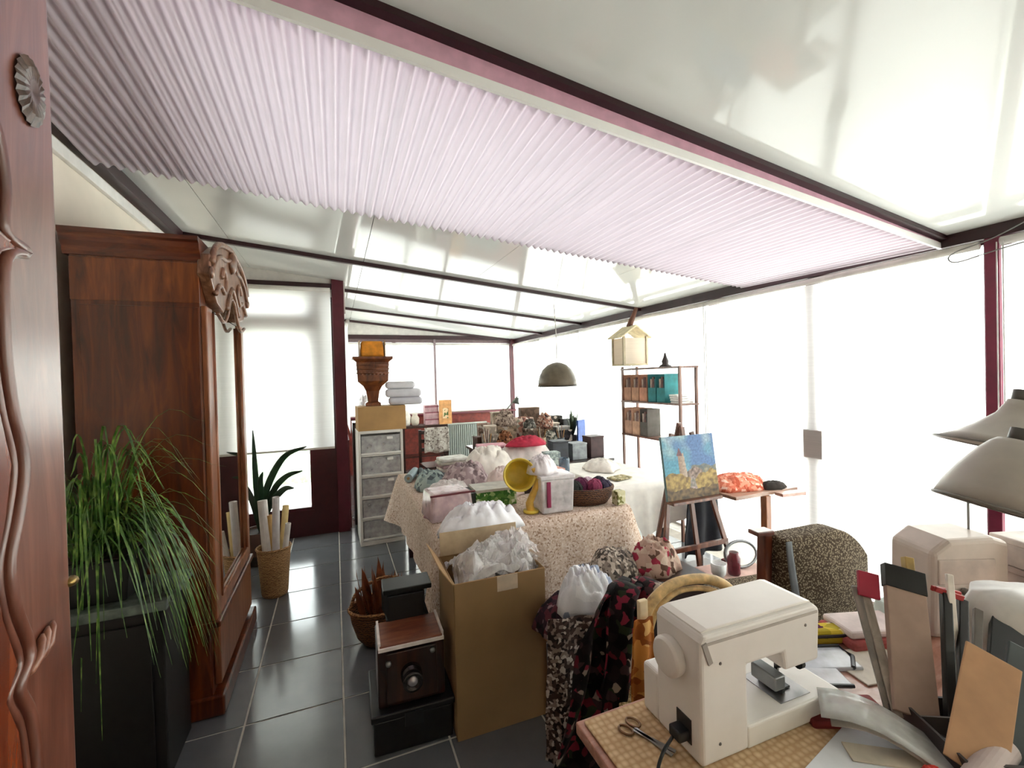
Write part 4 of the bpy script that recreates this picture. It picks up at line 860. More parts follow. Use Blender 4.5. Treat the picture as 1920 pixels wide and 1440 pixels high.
M().box(.3, .33, .05, .1, .055, .06).box(.312, .32, .072, .08, .06, .11).box(.29, .30, .04, .11, .055, .075).out('presser_foot', plain('#3a3c3e', .3, .7), t, bev=.001)
M().box(.255, .29, .03, .1, .075, .11).out('thread_cutter', plain('#7d8083', .3, .6), t, bev=.004)
M().lathe([(.014, 0), (.014, .012), (.0001, .013)], (.37, .06, .1), 12, R=Matrix.Rotation(math.pi/2, 3, 'Y')).out('foot_lever', BLACK, t)
for x, z in ((.055, .215), (.05, .04), (.32, .24)): M().lathe([(.004, 0), (.003, .0015), (.0001, .002)], (x, 0, z), 8, R=Matrix.Rotation(math.pi/2, 3, 'X')).out('screw', plain('#6e6864', .4), t)
M().box(-.002, .004, .03, .075, .03, .085).out('socket', plain('#2a2624', .5), t)
M().box(-.03, .002, .035, .07, .036, .06).out('plug', BLACK, t, bev=.004)
o = M().tube(arc([(.67, .775, ZM+.046), (.63, .762, ZM+.03), (.6, .74, ZM+.006), (.57, .66, ZM+.006), (.54, .6, ZM+.006), (.52, .55, ZM+.003), (.53, .45, ZM+.0)], 6), .004, 6).out('power_cord', BLACK, smooth=True)
tag(o, 'black power cord running from the sewing machine plug over the mat', 'cord')
t = T('scissors', 'small metal scissors lying on the quilted mat left of the machine', 'scissors', (.652, .835, ZM), rz=112)
for s_ in (-1, 1):
    M().tube([(.05+.018*math.cos(k*math.pi/8), s_*.016+.012*math.sin(k*math.pi/8), .004) for k in range(17)], .0028, 6).out('handle_ring', plain('#7d5c40', .35, .6), t, smooth=True)
    M().obox((-.012, -s_*.002, .004), (.1, .009, .0025), (0, 0, s_*6)).out('blade', STEEL, t)
put(M().tube(arc([(.0, 0, .003), (.02, .015, .003), (.05, .0, .003), (.09, -.03, .003)], 5), .0015, 5), 'thread_scrap', plain('#d9cdbb', .8), (.6, .63, ZM), 'loose pale thread on the quilted mat', 'thread')
# --- things right of and behind the machine
def flat(name, w, d, h, mat, loc, rz, lab, cat, bev=.002): return put(M().box(-w/2, w/2, -d/2, d/2, 0, h), name, mat, loc, lab, cat, rz, bev=bev)
flat('pouch', .2, .1, .02, plain('#7d1c1a', .7, var=.15), (1.14, .71, ZS), -24, 'dark red flat pouch beside the machine bed', 'pouch', .006)
flat('paper_sheet', .3, .12, .003, plain('#e6e8ee', .7, var=.03), (1.0, .60, ZM), 12, 'white paper sheet on the mat in front of the machine', 'paper', .001)
flat('paper_strip', .16, .05, .004, plain('#cabfae', .7), (1.09, .585, ZS+.0108), -35, 'beige paper strip lying over the white sheet', 'paper', .001)
flat('paper_sheet', .2, .14, .004, plain('#f0e6d8', .7), (1.42, .80, ZS), -10, 'cream paper sheet right of the machine', 'paper', .001)
t = T('zip_bag', 'clear zip bag with dark edge behind the machine bed', 'bag', (1.3, .87, ZS), rz=-22)
M().box(-.09, .09, -.05, .05, 0, .012).out('bag', sheer('#dfe3ee', .7), t, bev=.004)
M().tube([(-.09, .05, .012), (.09, .05, .012), (.095, 0, .012), (.06, -.05, .012)], .006, 6).out('edge', plain('#23272e', .4), t)
t = T('zip_bag', 'second clear zip bag with dark edge nearer the machine', 'bag', (1.2, .80, ZS+.016), rz=-26)
M().box(-.06, .06, -.035, .035, 0, .012).out('bag', sheer('#e6e8f0', .7), t, bev=.004)
M().tube([(-.05, -.036, .01), (.06, -.036, .01)], .005, 6).out('edge', plain('#23272e', .4), t)
t = T('pencil_case', 'yellow and purple printed pencil case behind the machine', 'case', (1.42, .93, ZS), rz=-20)
M().obox((0, 0, .022), (.24, .06, .044)).out('body', spots([(0, '#d8bc3e'), (.45, '#5a1f3e'), (.6, '#b5a02c'), (.8, '#e9dba0')], 18), t, bev=.014, seg=3)
M().tube([(-.12, -.03, .03), (.12, -.03, .03)], .005, 6).out('zip', plain('#1c0f1c', .5), t)
put(M().lathe([(.016, 0), (.016, .004), (.009, .006), (.009, .03), (.016, .032), (.016, .036)], n=14), 'thread_spool', plain('#9b8048', .6), (1.18, .92, ZS), 'small gold thread spool behind the machine bed', 'thread spool', smooth=False)
flat('cloth_stack', .22, .14, .03, plain('#b85a58', .85, var=.2), (1.55, 1.0 -.11, ZS), -15, 'rose red folded cloth behind the pencil case', 'cloth', .01)
flat('cloth_stack', .2, .12, .022, plain('#ead9d6', .85), (1.55, .89, ZS+.0305), -18, 'pale pink folded cloth on the rose red cloth', 'cloth', .008)
flat('notebook', .17, .12, .03, plain('#5a0f18', .5), (1.72, .89, ZS), -14, 'dark red notebook at the back of the table', 'notebook', .003)
put(M().box(-.06, .06, -.04, .04, 0, .05, .006, .006), 'tissue_box', plain('#dfeeea', .6, var=.04), (1.72, .89, ZS+.0305), 'pale mint tissue packet on the dark red notebook', 'tissue packet', -14, bev=.008)
# --- holder with rulers, folders, kraft roll
t = T('desk_organiser', 'dark open desk organiser holding rulers and folders', 'organiser', (1.24, .56, ZS), rz=-28)
M().box(-.03, .2, -.1, -.094, 0, .05).box(-.03, .2, .094, .1, 0, .05).box(-.03, -.024, -.094, .094, 0, .05).box(.194, .2, -.094, .094, 0, .05).box(-.024, .194, -.094, .094, 0, .006).out('body', plain('#3c3534', .5), t)
for y in (-.03, .035): M().box(-.024, .194, y, y+.004, .006, .045).out('divider', plain('#6b6460', .5), t)
def lean(name, a, b, w, d, mat, lab, cat, roll=0, bev=.002):
    a, b = Vector(a), Vector(b); tt = (b-a).normalized(); s1 = Vector((.86, -.5, 0)); s1 = (s1-tt*s1.dot(tt)).normalized(); s1.rotate(Matrix.Rotation(math.radians(roll), 3, tt)); s2 = tt.cross(s1).normalized()
    v = [p-a+i*s1*w/2+j*s2*d/2 for p in (a, b) for i, j in ((-1, -1), (1, -1), (1, 1), (-1, 1))]
    return put(M().add(v, [(3, 2, 1, 0), (4, 5, 6, 7), (0, 1, 5, 4), (1, 2, 6, 5), (2, 3, 7, 6), (3, 0, 4, 7)]), name, mat, a, lab, cat, bev=bev)
kb = lean('kraft_board', (1.25, .615, .775), (1.425, .725, 1.03), .09, .02, plain('#a98f80', .7, var=.05), 'tall kraft brown board with black top in the organiser', 'board')
kc = lean('top_band', (1.405, .7125, 1.0), (1.437, .7325, 1.048), .094, .026, plain('#0c0a0c', .4), None, None)
kc.parent = kb; kc.location = kc.location-kb.location
for k, (x, y, c_, lab) in enumerate([(-.085, .05, '#7d726a', 'grey-brown wooden ruler leftmost in the organiser'), (-.07, .035, '#9a8c80', 'taupe ruler second from the left in the organiser'), (-.06, .045, '#5f5650', 'dark grey ruler beside the kraft board')]):
    lean('ruler', (1.235+x*.2, .60+y, .77), (1.40+x*.9, .735+y, 1.0-.01*k), .022, .006, wood(shade(c_, .7), c_, shade(c_, 1.2)), lab, 'ruler')
lean('index_tab', (1.33, .755, .98), (1.36, .775, 1.035), .05, .012, plain('#a81e3c', .5), 'crimson tab sticking up left of the kraft board', 'tab')
lean('wooden_stick', (1.36, .66, .8), (1.475, .74, 1.07), .022, .022, plain('#b79a5c', .6, var=.15), 'yellowish wooden stick behind the kraft board', 'stick')
lean('folder', (1.30, .572, .775), (1.482, .66, 1.0), .02, .02, plain('#0d0b0e', .4), 'black folder leaning right of the kraft board', 'folder')
lean('folder', (1.319, .558, .775), (1.52, .642, .985), .02, .016, plain('#232024', .4), 'charcoal folder second right of the kraft board', 'folder')
lean('folder', (1.337, .545, .775), (1.553, .625, .96), .018, .012, plain('#6e6660', .5), 'thin taupe folder among the black folders', 'folder')
lean('folder', (1.375, .515, .775), (1.595, .585, .945), .065, .016, plain('#17171b', .35), 'wide black folder behind the tan card', 'folder')
lean('tan_card', (1.185, .487, .77), (1.385, .532, .935), .1, .006, plain('#bf9570', .8, var=.05), 'tan cardboard sheet leaning at the lower right corner', 'cardboard')
lean('cutting_board', (1.31, .445, .755), (1.5, .49, .92), .13, .01, plain('#3c4346', .5), 'dark slate board at the right photo edge', 'board')
for p_, lab in (((1.535, .675, .985), 'red clothes peg left of the white bag'),):
    t = T('clothes_peg', lab, 'peg', (1.49, .66, .985), rz=-30)
    M().obox((0, .004, .02), (.07, .008, .014), (0, 12, 0)).out('jaw', plain('#c03a3c', .4), t, bev=.002)
    M().obox((0, -.006, .018), (.07, .008, .014), (0, 20, 0)).out('jaw', plain('#b03034', .4), t, bev=.002)
    M().cyl((0, -.012, .02), (0, .012, .02), .004, n=8).out('spring', STEEL, t)
lean('white_stick', (1.40, .6, .8), (1.5, .66, 1.05), .016, .01, plain('#e9e0d6', .5), 'white plastic stick beside the red clothes peg', 'stick')
t = T('plastic_bag', 'white plastic bag with grey print right of the folders', 'bag', (1.67, .6, ZS), rz=-20)
M().lathe([(.06, 0), (.1, .03), (.115, .1), (.11, .17), (.1, .22), (.09, .25), (.0001, .255)], (0, 0, 0), 30, sx=1.1, sy=.7, jit=.25, seed=3).out('bag', plain('#dedbd8', .4, var=.05), t, smooth=True)
M().lathe([(.118, .045), (.121, .07), (.118, .1)], (0, 0, 0), 30, sx=1.1, sy=.7, jit=.25, seed=3).out('print', spots([(0, '#4c4a4e'), (.5, '#d6d3d0'), (.75, '#77757a')], 26), t, smooth=True)
t = T('cardboard_tube', 'grey cardboard tube lying at the lower right corner', 'tube', (1.15, .47, ZS+.028), rz=6)
M().shell([(.027, 0), (.027, .07), (.027, .15)], .003, n=24, R=Matrix.Rotation(math.radians(86), 3, 'Y')).out('tube', plain('#b9a8a2', .7, var=.05), t, smooth=False)
put(M().heap(.03, .025, .03, 5, 16, 6, .3), 'pin_cushion', plain('#d8453c', .8), (1.115, .52, ZS), 'small red pin cushion left of the cardboard tube', 'pin cushion', smooth=True)
t = T('clear_sleeve', 'clear plastic sleeve of papers lying on the near table edge', 'plastic sleeve', (1.14, .60, ZS+.012), rz=-52)
M().grid(lambda u, v: (-.14+.28*u, -.055+.11*v, .05+.02*math.sin(u*5)-.04*u), 10, 4, .002).out('sleeve', sheer('#c9c7c2', .6), t, smooth=True)
M().grid(lambda u, v: (-.12+.25*u, -.045+.09*v, .03+.02*math.sin(u*5)-.03*u), 8, 3, .002).out('papers', plain('#b7b0a6', .7, var=.12), t, smooth=True)
M().box(.1, .14, -.05, .05, -.012, .02).out('spine', plain('#8f8a84', .5), t)
# --- overlock machine with thread stand, and cream boxes
t = T('overlock_machine', 'beige overlock machine behind the folders', 'sewing machine', (1.72, .80, ZS), rz=-22)
OV = plain('#cbbcb2', .4, var=.03)
M().prism([(0, 0), (.25, 0), (.25, .3), (.2, .315), (.06, .31), (.005, .27)], 0, .16).out('body', OV, t, bev=.016, seg=3)
M().box(.02, .2, -.004, .006, .17, .25).out('front_panel', plain('#bcaba1', .4), t, bev=.004)
for k in range(3): M().lathe([(.012, 0), (.011, .01), (.0001, .012)], (.05+.05*k, -.004, .15), 12, R=Matrix.Rotation(math.pi/2, 3, 'X')).out('dial', plain('#857a74', .4), t, smooth=True)
M().cyl((.2, .08, .31), (.205, .085, .5), .0035, n=8).out('thread_pole', STEEL, t, smooth=True)
for k, (c_, lab, h_) in enumerate([('#d2c4bc', 'lowest cream box beside the overlock machine', .11), ('#c3b3ad', 'middle mauve-beige box beside the overlock machine', .1), ('#d8cec8', 'top cream box with red mark beside the overlock machine', .09)]):
    t = T('fabric_box', lab, 'box', (1.96, .64, ZS+[0, .1115, .213][k]), rz=-24+3*k, group='cream boxes beside the overlock machine')
    M().box(0, .2, 0, .14, 0, h_-.02).out('body', plain(c_, .6), t, bev=.006)
    M().box(-.003, .203, -.003, .143, h_-.02, h_).out('lid', plain(shade(c_, 1.05), .6), t, bev=.004)
    if k: M().box(.02, .09, -.005, -.002, h_*.3, h_*.5).out('red_mark', plain('#a83a52', .5), t)
# --- two swing arm desk lamps
def desk_lamp(lab, apex, rim_c, r, base, elbow, bell):
    t = T('desk_lamp', lab, 'lamp', base); B = Vector(base); A = Vector(apex)-B; Rc = Vector(rim_c)-B; E_ = Vector(elbow)-B
    ax = Rc-A; h_ = ax.length; R = ax.to_track_quat('Z', 'Y').to_matrix()
    GR = plain('#b3aba3', .42, var=.03)
    M().shell([(.024, 0), (.03, h_*.12), (.04, h_*.3), (r*.5, h_*.6), (r*.74, h_*.83), (r, h_)] if bell else [(.034, 0), (.044, h_*.06), (.06, h_*.2), (r*.76, h_*.5), (r*.92, h_*.78), (r, h_)], .003, c=A, n=32, R=R).out('shade', GR, t, smooth=True)
    M().tube([A+R@Vector(((r)*math.cos(k*math.pi/14), r*math.sin(k*math.pi/14), h_)) for k in range(29)], .004, 6).out('shade_rim', plain('#7f7a75', .4), t, smooth=True)
    M().lathe([(.014, h_*.25), (.028, h_*.5), (.02, h_*.66), (.0001, h_*.7)], A, 16, R=R).out('bulb', plain('#f4f2ea', .2), t, smooth=True)
    M().cyl(A-ax.normalized()*.03, A+ax.normalized()*.01, .018, n=14).out('socket', plain('#55504c', .4), t, smooth=True)
    M().cyl(A-ax.normalized()*.02, E_, .006, n=8).out('upper_arm', STEEL, t, smooth=True)
    M().cyl(E_, Vector((0, 0, .03)), .007, n=8).out('lower_arm', STEEL, t, smooth=True)
    M().cyl(E_+Vector((0, -.02, 0)), E_+Vector((0, .02, 0)), .015, n=12).out('joint', plain('#55504c', .4), t, smooth=True)
    M().lathe([(.085, 0), (.085, .015), (.02, .025), (.012, .04), (.0001, .041)], (0, 0, 0), 24).out('base', plain('#8d857d', .42), t, smooth=True)
desk_lamp('larger grey metal desk lamp, lower of the two at the right edge', (1.50, .53, 1.42), (1.45, .55, 1.262), .112, (1.86, .32, ZS), (1.78, .40, 1.46), False)
desk_lamp('smaller grey metal desk lamp, upper of the two at the right edge', (1.80, .63, 1.50), (1.77, .645, 1.365), .155, (2.3, .45, ZS), (2.22, .5, 1.49), True)

# ================================================================== SHELF, PENDANT, HANGING HOUSE, FAR DESKS
t = T('shelf_unit', 'slim brown wooden shelf unit against the right blinds', 'shelf', (3.03, 3.3, 0))
SWD = wood('#4a2a20', '#6f4a3c', '#927060')
for x, y in ((0, 0), (.2, 0), (0, .9), (.2, .9)): M().box(x, x+.025, y, y+.025, 0, 1.70 if y else 1.68).out('post', SWD, t, bev=.002)
for z in (.3, .93, 1.30, 1.66): M().box(-.005, .23, -.005, .93, z, z+.018).out('shelf_board', SWD, t, bev=.002)
def mag_file(lab, y, z, c1, c2, w=.12):
    t = T('magazine_file', lab, 'magazine file', (3.045, y, z), group='magazine files on the shelf unit')
    M().box(0, .17, 0, .004, 0, .29).box(0, .17, w-.004, w, 0, .29).box(.166, .17, .004, w-.004, 0, .29).box(0, .166, .004, w-.004, 0, .004).box(0, .004, .004, w-.004, 0, .15).out('case', plain(c1, .75, var=.12), t)
    for k in range(3): M().box(.012, .15, .012+k*(w-.03)/3, .012+(k+.8)*(w-.03)/3, .006, .24+.02*(k % 2)).out('magazine', plain([c2, '#6a4a44', '#b9a59a'][k], .6, var=.2, sc=30), t)
for k in range(3): mag_file(['peach magazine file at the far end of the upper shelf', 'peach magazine file in the middle of the upper shelf', 'peach magazine file next to the teal files'][k], 4.07-.135*k, 1.318, ['#b58a72', '#b98e72', '#c08a70'][k], ['#4a2a2a', '#7a5a50', '#5a2028'][k])
for k in range(2): mag_file(['teal magazine file nearer the blue painting', 'teal magazine file beside the peach files'][1-k], 3.66-.135*k, 1.318, '#2f7d82', '#1c4a50')
for k in range(3): mag_file(['peach magazine file at the far end of the lower shelf', 'peach magazine file in the middle of the lower shelf', 'dark grey magazine file on the lower shelf'][k], 4.07-.135*k, .948, ['#bc9580', '#c29a80', '#57524c'][k], ['#6f5a54', '#8a766e', '#3c3a36'][k])
t = T('table_fountain', 'dark pointed figurine on top of the shelf unit', 'figurine', (3.14, 3.62, 1.678))
M().lathe([(.06, 0), (.06, .012), (.03, .03), (.035, .06), (.018, .1), (.008, .14), (.0001, .15)], n=18).out('body', plain('#2a1a18', .5), t, smooth=True)
t = T('paper_stack', 'pile of white papers on the middle shelf near the painting', 'papers', (3.06, 3.34, 1.318), rz=0)
for k in range(4): M().box(0, .17, .01*k, .12+.008*k, .022*k, .022*k+.018).out('paper_bundle', plain('#efece8', .8), t)
# cream house shaped lantern hung from the eaves
t = T('hanging_birdhouse', 'cream house shaped lantern hanging from the eaves beam', 'lantern', (3.05, 4.08, 1.71))
CRM = plain('#d0c2a0', .7, var=.1)
M().prism([(-.2, .31), (0, .44), (.2, .31), (.2, .295), (0, .42), (-.2, .295)], -.13, .13).out('roof', CRM, t)
for x in (-.15, .15):
    for y in (-.1, .1): M().box(x-.012, x+.012, y-.012, y+.012, 0, .32).out('corner_post', plain('#b5a88e', .7), t)
M().box(-.16, .16, -.11, .11, 0, .018).out('floor_board', CRM, t)
M().box(-.14, .14, -.098, -.094, .018, .3).box(-.14, .14, .094, .098, .018, .3).box(-.148, -.144, -.09, .09, .018, .3).out('paper_side', transl('lantern_paper', '#efe6da', .5), t)
M().cyl((0, 0, .43), (.1, 0, .64), .035, .02, n=10).out('hanger', plain('#6a4434', .7), t, smooth=True)
# pendant lamp
t = T('pendant_lamp', 'olive brown dome pendant lamp hanging over the far desk', 'lamp', (2.41, 4.6, 1.5))
PO = plain('#5f5444', .45, var=.1)
M().shell([(.225, 0), (.222, .06), (.205, .12), (.17, .19), (.11, .245), (.05, .27), (.015, .275)], .004, n=32).out('shade', PO, t, smooth=True)
M().tube([(.225*math.cos(k*math.pi/16), .225*math.sin(k*math.pi/16), 0) for k in range(33)], .008, 6).out('rim', plain('#2c211a', .4), t, smooth=True)
M().lathe([(.02, .2), (.045, .1), (.04, .05), (.0001, .02)], n=16).out('bulb', plain('#f2efe6', .2), t, smooth=True)
M().tube([(0, 0, .27), (.0, 0, .6), (-.02, 0, zf(2.41)-1.5)], .005, 6).out('cord', plain('#c9c4bc', .5), t, smooth=True)
# far desk with heaped craft things
t = T('far_desk', 'cluttered wooden desk below the pendant lamp', 'desk', (1.55, 4.75, 0))
M().box(0, 1.35, 0, .8, .72, .75).out('desktop', DARKW, t, bev=.004)
for x in (.04, 1.26):
    for y in (.04, .71): M().box(x, x+.05, y, y+.05, 0, .72).out('leg', DARKW, t)
ZD = .7505
stuff = [('cardboard_box', .18, .16, .2, 1.7, 5.0, '#8a7f76', 'grey-brown box at the left end of the far desk'), ('cardboard_box', .24, .18, .26, 1.98, 5.2, '#a08c78', 'beige box stacked high in the middle of the far desk'), ('tin', .14, .14, .24, 2.2, 4.95, '#6b5a50', 'brown tin in front on the far desk'), ('basket_box', .22, .18, .2, 2.5, 5.15, '#7d6a58', 'brown box under the pendant lamp'), ('radio', .26, .1, .18, 2.66, 5.0, '#2e2a2c', 'black radio at the right end of the far desk'), ('cardboard_box', .16, .14, .34, 2.72, 5.3, '#4c4a46', 'dark grey tall box behind the black radio'), ('cardboard_box', .15, .14, .3, 1.72, 5.3, '#8d7468', 'tan tall box at the back left of the far desk')]
for nm, w, d_, h_, x, y, c_, lab in stuff:
    put(M().box(-w/2, w/2, -d_/2, d_/2, 0, h_*.85).box(-w/2-.004, w/2+.004, -d_/2-.004, d_/2+.004, h_*.85, h_), nm, spots([(0, shade(c_, .75)), (.35, c_), (.7, shade(c_, 1.2)), (.9, '#c9bfb4')], 16, key=lab), (x, y, ZD), lab, 'radio' if nm == 'radio' else 'box', random.uniform(-14, 14), bev=.006)
for k, (x, y, z, sx, sy, h_, cols, lab) in enumerate([(1.86, 4.93, ZD, .13, .1, .2, ['#7a4a30', '#a5785a', '#3a241c'], 'rust brown cloth heap on the far desk'), (2.44, 4.88, ZD, .11, .09, .17, ['#8a8a80', '#4a4c48', '#c6c0b4'], 'grey cloth heap on the far desk'), (1.98, 5.2, ZD+.26, .14, .1, .17, ['#8f7d72', '#b5a294', '#5c4a42'], 'taupe cloth heap on the beige box'), (2.5, 5.15, ZD+.2, .12, .1, .18, ['#9a6a5a', '#c9b0a0', '#4c3a38'], 'reddish patchwork heap under the pendant lamp'), (2.2, 4.95, ZD+.24, .08, .07, .1, ['#55524c', '#2b2a28', '#8d8780'], 'charcoal wool on the brown tin')]):
    put(M().heap(sx, sy, h_, 100+k, 28, 10, .45, .6), 'fabric_heap', spots([(0, cols[0]), (.45, cols[1]), (.75, cols[2])], 30, warp=1), (x, y, z), lab, 'cloth', smooth=True)
t = T('craft_lamp', 'small grey jointed lamp standing on the far desk left of the pendant', 'lamp', (2.1, 5.32, ZD))
M().lathe([(.06, 0), (.06, .015), (.01, .02)], n=16).out('base', plain('#5a6058', .4), t, smooth=True)
M().cyl((0, 0, .015), (-.14, 0, .36), .008, n=8).cyl((-.14, 0, .36), (.1, 0, .62), .008, n=8).out('arm', plain('#767c70', .4), t, smooth=True)
M().lathe([(.02, 0), (.03, .04), (.05, .08)], (.1, 0, .6), 14, R=Matrix.Rotation(math.radians(200), 3, 'Y')).out('shade', plain('#4a524a', .4), t, smooth=True)
put(M().box(-.012, .012, -.09, .09, 0, .3), 'blue_book', plain('#2f4f94', .5, var=.15), (2.9, 4.62+.3, ZD+.18 if False else ZD), 'tall blue book standing at the right end of the far desk', 'book', -60, bev=.002)
put(M().box(-.07, .07, -.06, .06, 0, .3), 'speaker_box', plain('#1c1a1c', .5), (2.82, 5.2, ZD), 'black speaker behind the blue book', 'speaker', 10, bev=.006)
# low dark chest between work table and shelf
t = T('chest', 'dark low chest between the white cloth table and the far desk', 'chest', (2.15, 4.15, 0))
M().box(0, .7, 0, .4, 0, .66).out('body', plain('#1a0f10', .5), t, bev=.006)
M().box(-.01, .71, -.01, .41, .66, .69).out('top', DARKW, t, bev=.004)
for k in range(2): M().box(.03+.33*k, .34+.33*k, -.012, 0, .36, .62).out('drawer', DARKW, t, bev=.004)
for k, (x, c_, h_, lab) in enumerate([(2.25, '#3a3c44', .2, 'dark grey box on the low chest'), (2.48, '#8f9498', .16, 'pale grey box on the low chest'), (2.7, '#3c2224', .22, 'dark plum box at the right end of the low chest')]):
    put(M().box(-.09, .09, -.08, .08, 0, h_).box(-.093, .093, -.083, .083, h_, h_+.02), 'storage_box', plain(c_, .6, var=.15), (x, 4.32, .6905), lab, 'box', 5*k-5, bev=.004)
# bookcase behind the drawer tower, back wall things
t = T('cupboard', 'dark narrow cupboard behind the drawer tower', 'cupboard', (.17, 5.28, 0))
M().box(0, .5, .26, .28, 0, 1.15).box(0, .02, 0, .26, 0, 1.15).box(.48, .5, 0, .26, 0, 1.15).out('carcass', DARKW, t)
for z in (.02, .3, .58, .86, 1.13): M().box(.02, .48, 0, .26, z, z+.02).out('shelf_board', DARKW, t)
for k in range(2): M().box(.02+.232*k, .248+.232*k, -.012, 0, .05, 1.1).out('door', DARKW, t, bev=.004)
for k in range(2): M().lathe([(.01, 0), (.012, .012), (.0001, .016)], (.225+.05*k, -.012, .6), 10, R=Matrix.Rotation(math.pi/2, 3, 'X')).out('knob', BRASS, t, smooth=True)
put(M().heap(.1, .1, .28, 131, 26, 10, .35, .8), 'soft_toy', plain('#d8d6d8', .9, var=.15), (.31, 5.42, 1.151), 'white and grey soft bundle on the dark cupboard left of the urn', 'bundle', smooth=True)
t = T('radiator', 'grey ribbed radiator under the far window', 'radiator', (1.86, 7.98, 0))
RG = plain('#8d938c', .45, var=.04)
M().box(0, .8, .05, .09, .14, .78).out('panel', RG, t, bev=.006)
for k in range(20): M().box(.012+k*.04, .038+k*.04, .028, .05, .16, .76).out('rib', RG, t)
M().box(-.005, .805, .02, .095, .78, .8).out('top_grille', plain('#b0b5ae', .45), t)
for x in (.08, .7): M().box(x, x+.03, .05, .09, 0, .14).out('foot', RG, t)
t = T('dark_chair', 'dark wooden chair between the drawer tower and the radiator', 'chair', (1.08, 5.75, 0), rz=4)
M().box(0, .42, 0, .42, .44, .47).out('seat', DARKW, t, bev=.006)
for x in (0, .385):
    M().box(x, x+.035, 0, .035, 0, .44).out('leg', DARKW, t); M().box(x, x+.035, .385, .42, 0, .92).out('leg', DARKW, t)
for z in (.62, .74, .86): M().box(.035, .385, .395, .41, z, z+.05).out('back_slat', DARKW, t, bev=.003)
t = T('console', 'small dark console against the far wall left of the radiator', 'console', (1.0, 7.55, 0))
M().box(0, .8, 0, .36, .8, .84).out('top', DARKW, t, bev=.004)
for x in (.03, .73):
    for y in (.03, .29): M().box(x, x+.04, y, y+.04, 0, .8).out('leg', DARKW, t)
M().box(.03, .77, .03, .33, .3, .32).out('shelf_board', DARKW, t)
t = T('photo_box', 'mauve striped box standing on the far console', 'box', (1.42, 7.6, .8405), rz=3)
M().box(0, .24, 0, .12, 0, .34).out('body', plain('#a8868a', .7, var=.12), t, bev=.004)
for z in (.08, .2, .3): M().box(-.002, .242, -.002, .0, z, z+.02).out('stripe', plain('#7a3a48', .6), t)
t = T('picture_card', 'orange picture card leaning on the far console', 'picture', (1.62, 7.58, .8405), rz=-3)
M().box(.04, .26, 0, .02, 0, .42).out('card', plain('#d39a62', .7, var=.1), t)
M().box(.1, .2, -.004, 0, .1, .28).out('print', spots([(0, '#e8c9a0'), (.5, '#54663e'), (.75, '#b5663e')], 14), t)
for k, (x, y, h_, c_, lab) in enumerate([(1.12, 7.7, .26, '#e2dcd2', 'white jar left on the far console'), (1.26, 7.68, .2, '#c9bfb0', 'beige jar beside the white jar on the far console')]):
    put(M().lathe([(.05, 0), (.07, .04), (.075, h_*.6), (.045, h_*.85), (.05, h_)], n=18), 'jar', plain(c_, .4), (x, y, .8405), lab, 'jar', smooth=True)
# white clothes rail stand behind the tower (pale garments right of linen)
t = T('garment', 'pale speckled garment hanging over the dark chair back', 'garment', (1.3, 6.13, 0))
M().grid(hang(.34, .36, .95, .6, .015, 12, 7), 16, 10, .006).out('cloth', spots([(0, '#d6cfc6'), (.5, '#b9aea4'), (.75, '#8c8078'), (.9, '#ece8e2')], 30), t, smooth=True)
# blind chains on the right side
for y, z0, z1, lab in ((1.2, 1.15, 2.25, 'thin white blind chain on the burgundy post'), (3.19, .9, 2.25, 'thin grey blind chain between the two wide blinds'), (5.52, 1.1, 2.25, 'thin grey blind chain left of the shelf unit')):
    o = M().tube([(XR-.06, y-.012, z1), (XR-.06, y-.012, z0), (XR-.06, y, z0-.02), (XR-.06, y+.012, z0), (XR-.06, y+.012, z1)], .003, 5).out('blind_chain', plain('#c9c6c2', .4), smooth=True)
    tag(o, lab, 'blind chain')
o = M().tube(arc([(3.1, .95, 2.34), (3.2, 1.2, 2.27), (3.22, 1.36, 2.24), (3.22, 1.4, 2.21), (3.22, 1.36, 2.18), (3.2, 1.2, 2.2), (3.15, .95, 2.22)], 6), .003, 5).out('curtain_wire', plain('#6d6a68', .4), smooth=True)
tag(o, 'thin looped wire hanging under the ceiling at the right edge', 'wire')

# ---- boxes and bits on the floor round the easel
for k, (x, y, w, d_, h_, c_, lab) in enumerate([(1.93, 2.62, .2, .16, .42, '#7a4a2a', 'brown wooden box on the floor between table and easel'), (2.12, 2.2, .12, .1, .3, '#e9e7e4', 'white carton on the floor in front of the easel'), (2.42, 1.98+.2, .1, .1, .34, '#54201f', 'dark red carton behind the low bench')]):
    t = T('floor_box', lab, 'box', (x, y, 0), rz=-8+7*k)
    M().box(-w/2, w/2, -d_/2, d_/2, 0, h_).out('body', plain(c_, .7, var=.12), t, bev=.004)
    M().box(-w/2-.003, w/2+.003, -d_/2-.003, d_/2+.003, h_, h_+.02).out('lid', plain(shade(c_, 1.1), .7), t, bev=.003)
put(M().heap(.09, .08, .1, 141, 24, 8, .45), 'plastic_bag', plain('#c9d2d0', .4, var=.15), (1.93, 2.62, .4205), 'pale grey-green crumpled bag on the brown box by the easel', 'bag', smooth=True)

